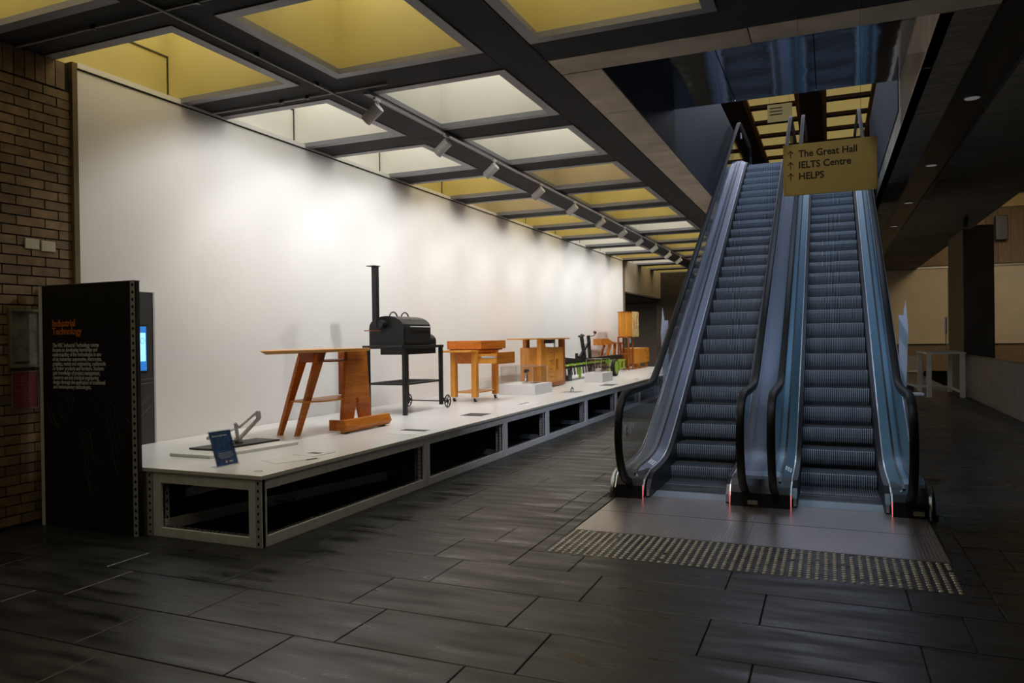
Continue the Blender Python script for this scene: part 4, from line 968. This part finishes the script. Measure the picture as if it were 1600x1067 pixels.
# ribbed step shared by both machines
def step_mesh():
    b = MB(); W = .415; n = 34; pw = 2 * W / n; d = .012
    xs = []
    for i in range(n):
        x = -W + i * pw; xs += [(x, 0), (x + pw * .5, 0), (x + pw * .5, -d), (x + pw, -d)]
    xs.append((W, -d))
    # tread
    vs = [];
    for x, dz in xs: vs += [(x, .02, dz), (x, .40, dz)]
    b.add(vs, [(2 * i, 2 * i + 2, 2 * i + 3, 2 * i + 1) for i in range(len(xs) - 1)], 1)
    # curved riser below nose
    prof = [(.02, 0, .006), (.0, -.006, 1), (.004, -.06, 1), (.020, -.12, 1), (.05, -.18, 1), (.09, -.235, 1)]
    vs = []; m = len(prof)
    for x, dz in xs:
        for k, (py, pz, s_) in enumerate(prof): vs.append((x, py + (-dz if k else 0), pz + (dz if k == 0 else 0)))
    for i in range(len(xs) - 1):
        b.add(vs[i * m:(i + 2) * m], [(k, k + 1, m + k + 1, m + k) for k in range(m - 1)], 0 if i % 4 == 0 else 2)
    # end cheeks
    for x in (-W, W): b.add([(x, 0, 0), (x, .40, -.005), (x, .40, -.05), (x, .09, -.235), (x, .02, -.12)], [(0, 1, 2, 3, 4)], 1)
    return b.mesh('step', [m_step, m_stepd, m_stepg])
STEP = step_mesh()
YB = 8.34       # front of the newel bases
def escalator(cx, side, label):
    E_ = thing('escalator', label, 'escalator', (cx, YB, 0))
    # steps
    k = -3
    while True:
        y = 10.1 + .4 * k
        z = softplus(T30 * (y - NB), .035) - .012
        if y > 20.9: break
        z = ZU - softplus(ZU - z, .035)
        inst('step', STEP, (cx, y, z), E_); k += 1
    # landing plate, comb plate
    MB().box(cx - .784, cx + .784, 6.83, 8.52, -.012, .002).build('landing_plate', m_plate, E_)
    rp_ = MB()
    for i in range(52): rp_.box(cx - .77 + i * .03, cx - .755 + i * .03, 6.85, 8.50, .002, .004)
    rp_.build('plate_ribs', m_plate, E_)
    MB().box(cx - .78, cx + .78, 7.66, 7.665, .004, .005).build('plate_joint', m_joint, E_)
    MB().prism([(8.52, 0), (8.52, .004), (8.80, .012), (8.90, .004), (8.90, -.01)], 'x', cx - .415, cx + .415).build('comb_plate', m_step, E_)
    ct = MB()
    for i in range(46): ct.box(cx - .41 + i * .018, cx - .403 + i * .018, 8.84, 8.93, -.002, .010)
    ct.build('comb_teeth', m_stepd, E_)
    ys_ = [8.40 + .1 * i for i in range(26)] + [11.0 + .5 * i for i in range(18)] + [20.0 + .15 * i for i in range(20)]
    for s_ in (-1, 1):
        X = lambda a, b: (min(cx + s_ * a, cx + s_ * b), max(cx + s_ * a, cx + s_ * b))
        # skirt
        top = [(y, rail_z(y, .085, .235, .10, ZU + .12)) for y in ys_ if y > 8.60]
        pts = [(8.45, -.0)] + [(8.47, .10), (8.56, .19)] + top + [(22.9, ZU - .3), (20.0, 5.2), (9.6, -.25), (8.6, -.25)]
        a, b = X(.420, .468); MB().prism(pts, 'x', a, b).build('skirt', m_skirt, E_)
        # bright trim line
        tl = [(YB + .005, .02), (YB + .02, .10), (YB + .10, .205), (8.62, .24)] + [(y, z + .012) for y, z in top if y > 8.65]
        a, b = X(.468, .482); o_ = MB(); o_.sweep(tl, [(a - cx, -.012), (b - cx, -.012), (b - cx, .010), (a - cx, .010)], cx, sm=False); o_.build('trim_strip', m_line, E_)
        MB().box(*X(.471, .479), YB - .004, YB + .004, .004, .16).build('red_light_strip', m_red, E_)
        MB().box(*X(.425, .455), 8.44, 8.47, .02, .10).build('skirt_lamp', m_line, E_)
        # inner deck: slopes up and out from trim to glass
        dk = [(YB + .004, .0), (YB + .02, .12), (YB + .10, .215), (8.62, .25)] + [(y, z + .012) for y, z in top if y > 8.65]
        dv = MB(); n = len(dk); vs = []
        for (y, z) in dk:
            vs += [(cx + s_ * .482, y, z), (cx + s_ * .575, y, z + (.05 if y > YB + .05 else 0))]
        dv.add(vs, [(2 * i, 2 * i + 2, 2 * i + 3, 2 * i + 1) for i in range(n - 1)], 0)
        vs2 = []
        for (y, z) in dk: vs2 += [(cx + s_ * .482, y, z - .03), (cx + s_ * .575, y, z - .03)]
        dv.add(vs2, [(2 * i, 2 * i + 1, 2 * i + 3, 2 * i + 2) for i in range(n - 1)], 0)
        dv.build('inner_deck', m_deckL if side < 0 else m_deckR, E_)
        # glass groove
        gp = [(y, z + .055) for (y, z) in dk[2:]]
        o_ = MB(); a, b = X(.575, .600); o_.sweep(gp, [(a - cx, -.06), (b - cx, -.06), (b - cx, .004), (a - cx, .004)], cx, sm=False); o_.build('glass_groove', m_blackp, E_)
        # outer deck
        od = [(YB + .004, .0), (YB + .03, .14), (YB + .12, .255), (8.7, .29)] + [(y, z + .060) for y, z in top if y > 8.75]
        dv = MB(); vs = []
        for (y, z) in od: vs += [(cx + s_ * .60, y, z), (cx + s_ * .784, y, z - .0)]
        dv.add(vs, [(2 * i, 2 * i + 2, 2 * i + 3, 2 * i + 1) for i in range(len(od) - 1)], 0)
        dv.build('outer_deck', m_deckL if side < 0 else m_deckR, E_)
        # base front under the newel
        bf = [(YB, 0), (YB, .06), (YB + .015, .15), (YB + .06, .22), (YB + .14, .28), (8.75, .285), (8.75, 0)]
        a, b = X(.483, .784); MB().prism(bf, 'x', a, b).build('newel_base', m_skirt, E_)
        MB().box(*X(.66, .76), YB - .003, YB, .03, .075).build('rating_plate', m_switch, E_) if s_ > 0 else None
        # outer cladding
        oc = [(8.0, 0), (8.02, .16), (8.12, .30), (8.35, .36), (8.7, .36)] + [(y, z + .065) for y, z in top if y > 8.75] + [(22.9, ZU - .5), (20.0, 4.9), (10.4, -.1), (8.6, -.1)]
        if s_ * side > 0:
            oc[0] = (8.31, 0); oc[1] = (8.33, .12); oc[2] = (8.42, .24); oc[3] = (8.52, .29)
            a, b = X(.786, .80); MB().prism(oc, 'x', a, b).build('outer_cladding', m_steel, E_)
            a, b = X(.80, .855); o_ = MB(); o_.sweep([(8.315, 0), (8.33, .10), (8.38, .19), (8.46, .25), (8.60, .285)], [(a - cx, -.006), (b - cx, -.006), (b - cx, .006), (a - cx, .006)], cx); o_.build('curved_end_cap', m_steel, E_)
        # handrail path
        HT = ZU + 1.12
        hy = [8.42 + .08 * i for i in range(36)] + [11.4 + .5 * i for i in range(17)] + [19.9 + .15 * i for i in range(22)]
        up_path = [(y, rail_z(y, 1.075, 1.225, .05, HT)) for y in hy]
        newel = [(8.52, .155), (8.36, .175), (8.20, .23), (8.08, .32), (7.99, .44), (7.93, .60), (7.905, .76), (7.925, .92), (7.98, 1.05), (8.08, 1.145), (8.22, 1.205)]
        ye = up_path[-1][0]
        topn = [(ye + .16, HT - .01), (ye + .34, HT - .09), (ye + .46, HT - .25), (ye + .50, HT - .46), (ye + .46, HT - .68), (ye + .34, HT - .84), (ye + .15, HT - .93)]
        path = newel + up_path + topn
        hr = [(-.040, -.008), (-.040, .016), (-.026, .026), (.026, .026), (.040, .016), (.040, -.008), (.026, -.016), (-.026, -.016)]
        # swept section: outward normal points up on the incline
        hc = cx + s_ * .635
        MB().sweep(path, hr, hc).build('handrail', m_rubber, E_)
        MB().sweep(path[1:-1], [(-.030, -.050), (.030, -.050), (.030, -.014), (-.030, -.014)], hc, sm=False).build('handrail_guide', m_skirt, E_)
        # glass panels between deck and handrail
        gx = cx + s_ * .635
        lower = [(y, rail_z(y, .085, .235, .10, ZU + .12) + .06) for y in ys_]
        def lo_at(y): return rail_z(y, .085, .235, .10, ZU + .12) + .045
        def hi_at(y): return rail_z(y, 1.075, 1.225, .05, HT) - .03
        t = .006
        def panel(yl, loopn=None):
            pts = [(y, lo_at(y)) for y in yl] + [(y, hi_at(y)) for y in yl[::-1]]
            if loopn == 'b': pts = [(y, lo_at(y)) for y in yl if y > 8.5] + [(y, hi_at(y)) for y in yl[::-1] if y > 8.3] + [(a_ + .03, b_ - .01) for a_, b_ in newel[::-1] if b_ > .26 and b_ < 1.2] + [(8.45, .27)]
            if loopn == 't': pts = [(y, lo_at(y)) for y in yl] + [(a_ - .03, b_) for a_, b_ in topn[::-1] if b_ > ZU + .2] + [(y, hi_at(y)) for y in yl[::-1]]
            MB().prism(pts, 'x', gx - t, gx + t).build('glass_panel', m_glass, E_)
        cuts = [8.3, 9.75, 12.1, 14.5, 16.9, 19.3, 21.0, 22.9]
        for i in range(len(cuts) - 1):
            a0, a1 = cuts[i] + .004, cuts[i + 1] - .004; n_ = max(3, int((a1 - a0) / .12))
            panel([a0 + (a1 - a0) * j / n_ for j in range(n_ + 1)], 'b' if i == 0 else ('t' if i == len(cuts) - 2 else None))
    # centre filler
    return E_
E1 = escalator(-1.487, -1, 'left escalator with dark ribbed steps rising beside the display platform')
E2 = escalator(.083, 1, 'right escalator with blue-lit ribbed steps below the hanging gold sign')
# safety sticker on left glass, deck stickers
def esc_sticker(E_, gx):
    MB().cyl((gx, 8.28, .775), (gx + .001, 8.28, .775), .075, 24).build('round_sticker', m_whiteprint, E_)
    b = MB()
    b.box(gx + .001, gx + .0015, 8.265, 8.30, .78, .805).bar((gx + .0015, 8.25, .74), (gx + .0015, 8.31, .755), .004, .012).build('sticker_pictogram', m_kiosk, E_)
    b = MB()
    for i in range(4): b.box(gx, gx + .001, 8.40, 8.53 - .015 * i, .80 - .022 * i, .808 - .022 * i)
    b.box(gx, gx + .001, 8.575, 8.60, .77, .83)
    b.build('sticker_text', m_whiteprint, E_)
esc_sticker(E1, -1.487 - .635 + .002)
for E_, cx in ((E1, -1.487), (E2, .083)):
    b = MB(); s_ = -1
    def dk_pt(u, y, h):
        z = rail_z(y, .085, .235, .10, ZU + .12) + .012
        return (cx + s_ * (.490 + u * .08), y, z + .05 * u * .85 + .006 + h)
    for i in range(3):
        for j in range(3):
            y = 8.98 + j * .075; u = .08 + i * .3
            b.add([dk_pt(u, y, .003), dk_pt(u + .2, y, .003), dk_pt(u + .2, y + .045, .003), dk_pt(u, y + .045, .003)], [(0, 1, 2, 3)])
    b.build('deck_sticker', m_whiteprint, E_, label='pale pictogram sticker on the inner deck')
# anti-climb guards beside the outer balustrades
for E_, cx, s_ in ((E1, -1.487, -1), (E2, .083, 1)):
    xa, xb2 = cx + s_ * .79, cx + s_ * .905
    MB().prism([(xa, 1.15), (xb2 - s_ * .03, 1.10), (xb2, 1.9), (xb2 - s_ * .03, 2.28), (xb2 - s_ * .06, 2.08), (xa, 2.08)], 'y', 11.5, 11.51).build('climb_guard', m_lav, E_)
    MB().box(min(xa, xb2), max(xa, xb2), 9.7, 9.95, 1.12, 1.14).build('guard_shelf', m_line, E_)

# hanging direction sign
HS = thing('hanging_sign', 'gold direction sign hung on two wires in front of the escalators', 'sign', (.01, 7.05, 3.07))
sx0, sx1, sz0, sz1, sy = -.361, .386, 3.064, 3.512, 7.05
MB().box(sx0, sx1, sy, sy + .02, sz0, sz1).build('sign_panel', m_gold, HS, bevel=.001)
for i, wtx in enumerate(['The Great Hall', 'IELTS Centre', 'HELPS']):
    z = 3.427 - i * .0985 + .0
    text(wtx, .083, (-.235, sy - .001, z - .03), FRONT, m_brown, HS, 'lettering', ext=.0008, sx=.93, off=.0018)
    ax = -.300; zc = z - .002
    ar = MB(); ar.bar((ax, sy - .001, zc - .03), (ax, sy - .001, zc + .028), .007, .002, upv=(0, 1, 0))
    ar.bar((ax, sy - .001, zc + .03), (ax - .022, sy - .001, zc + .006), .007, .002, upv=(0, 1, 0)); ar.bar((ax, sy - .001, zc + .03), (ax + .022, sy - .001, zc + .006), .007, .002, upv=(0, 1, 0))
    ar.build('arrow', m_brown, HS)
for x in (-.228, .266): MB().cyl((x, sy + .01, sz1), (x, sy + .01, ZC), .0016, 6).build('suspension_wire', m_conduit, HS)

# =================================================================== RIGHT-HAND TABLE AND CLUTTER
RT = thing('side_table', 'pale grey high table with four square legs near the right column', 'table', (3.05, 25.0, 0))
MB().box(2.50, 3.48, 24.0, 26.6, 1.22, 1.27).build('table_top', m_tbl, RT, bevel=.004)
for x in (2.58, 3.40):
    for y in (24.1, 26.5): MB().box(x - .06, x + .06, y - .06, y + .06, 0, 1.22).build('leg', m_tbl, RT)
MB().box(2.64, 3.34, 26.42, 26.5, .12, .18).box(3.36, 3.44, 24.16, 26.44, .12, .18).build('foot_rail', m_tbl, RT)
t = thing('table_lamp', 'slim pale stand on the side table in front of the column', 'stand', (3.2, 26.2, 1.27))
MB().cyl((3.28, 26.3, 1.27), (3.28, 26.3, 1.78), .015, 8).build('stem', m_cloth, t); MB().cyl((3.28, 26.3, 1.78), (3.28, 26.3, 2.30), .035, 10).build('head', m_lav, t)
tag(MB().box(2.95, 3.12, 25.4, 25.7, 1.27, 1.34).build('small_box', m_cloth, bevel=.01), 'small cream box on the side table', 'box')
CR = thing('folding_chair', 'cream chair standing behind the side table', 'chair', (2.62, 29.2, 0))
MB().box(2.45, 2.95, 29.0, 29.5, .44, .50).build('seat', m_cloth, CR, bevel=.01)
MB().hexa([(2.50, 29.45, .5), (2.92, 29.45, .5), (2.92, 29.52, .5), (2.50, 29.52, .5), (2.40, 29.62, 1.02), (2.92, 29.62, 1.02), (2.92, 29.68, 1.02), (2.40, 29.68, 1.02)]).build('backrest', m_cloth, CR)
for x in (2.48, 2.92):
    for y in (29.04, 29.46): MB().box(x - .02, x + .02, y - .02, y + .02, 0, .44).build('leg', m_tbl, CR)
t = thing('floor_stand', 'small dark stand with a pale sloping top beside the right escalator', 'stand', (1.95, 22.0, 0))
MB().hexa([(1.75, 22.0, .50), (2.1, 22.0, .40), (2.1, 22.3, .40), (1.75, 22.3, .50), (1.75, 22.0, .56), (2.1, 22.0, .46), (2.1, 22.3, .46), (1.75, 22.3, .56)]).build('sloping_top', m_tbl, t); MB().box(1.85, 2.02, 22.08, 22.22, 0, .44).build('body', m_column, t)
print('tiles', ntile, 'bricks', nb, 'objects', len(bpy.data.objects))
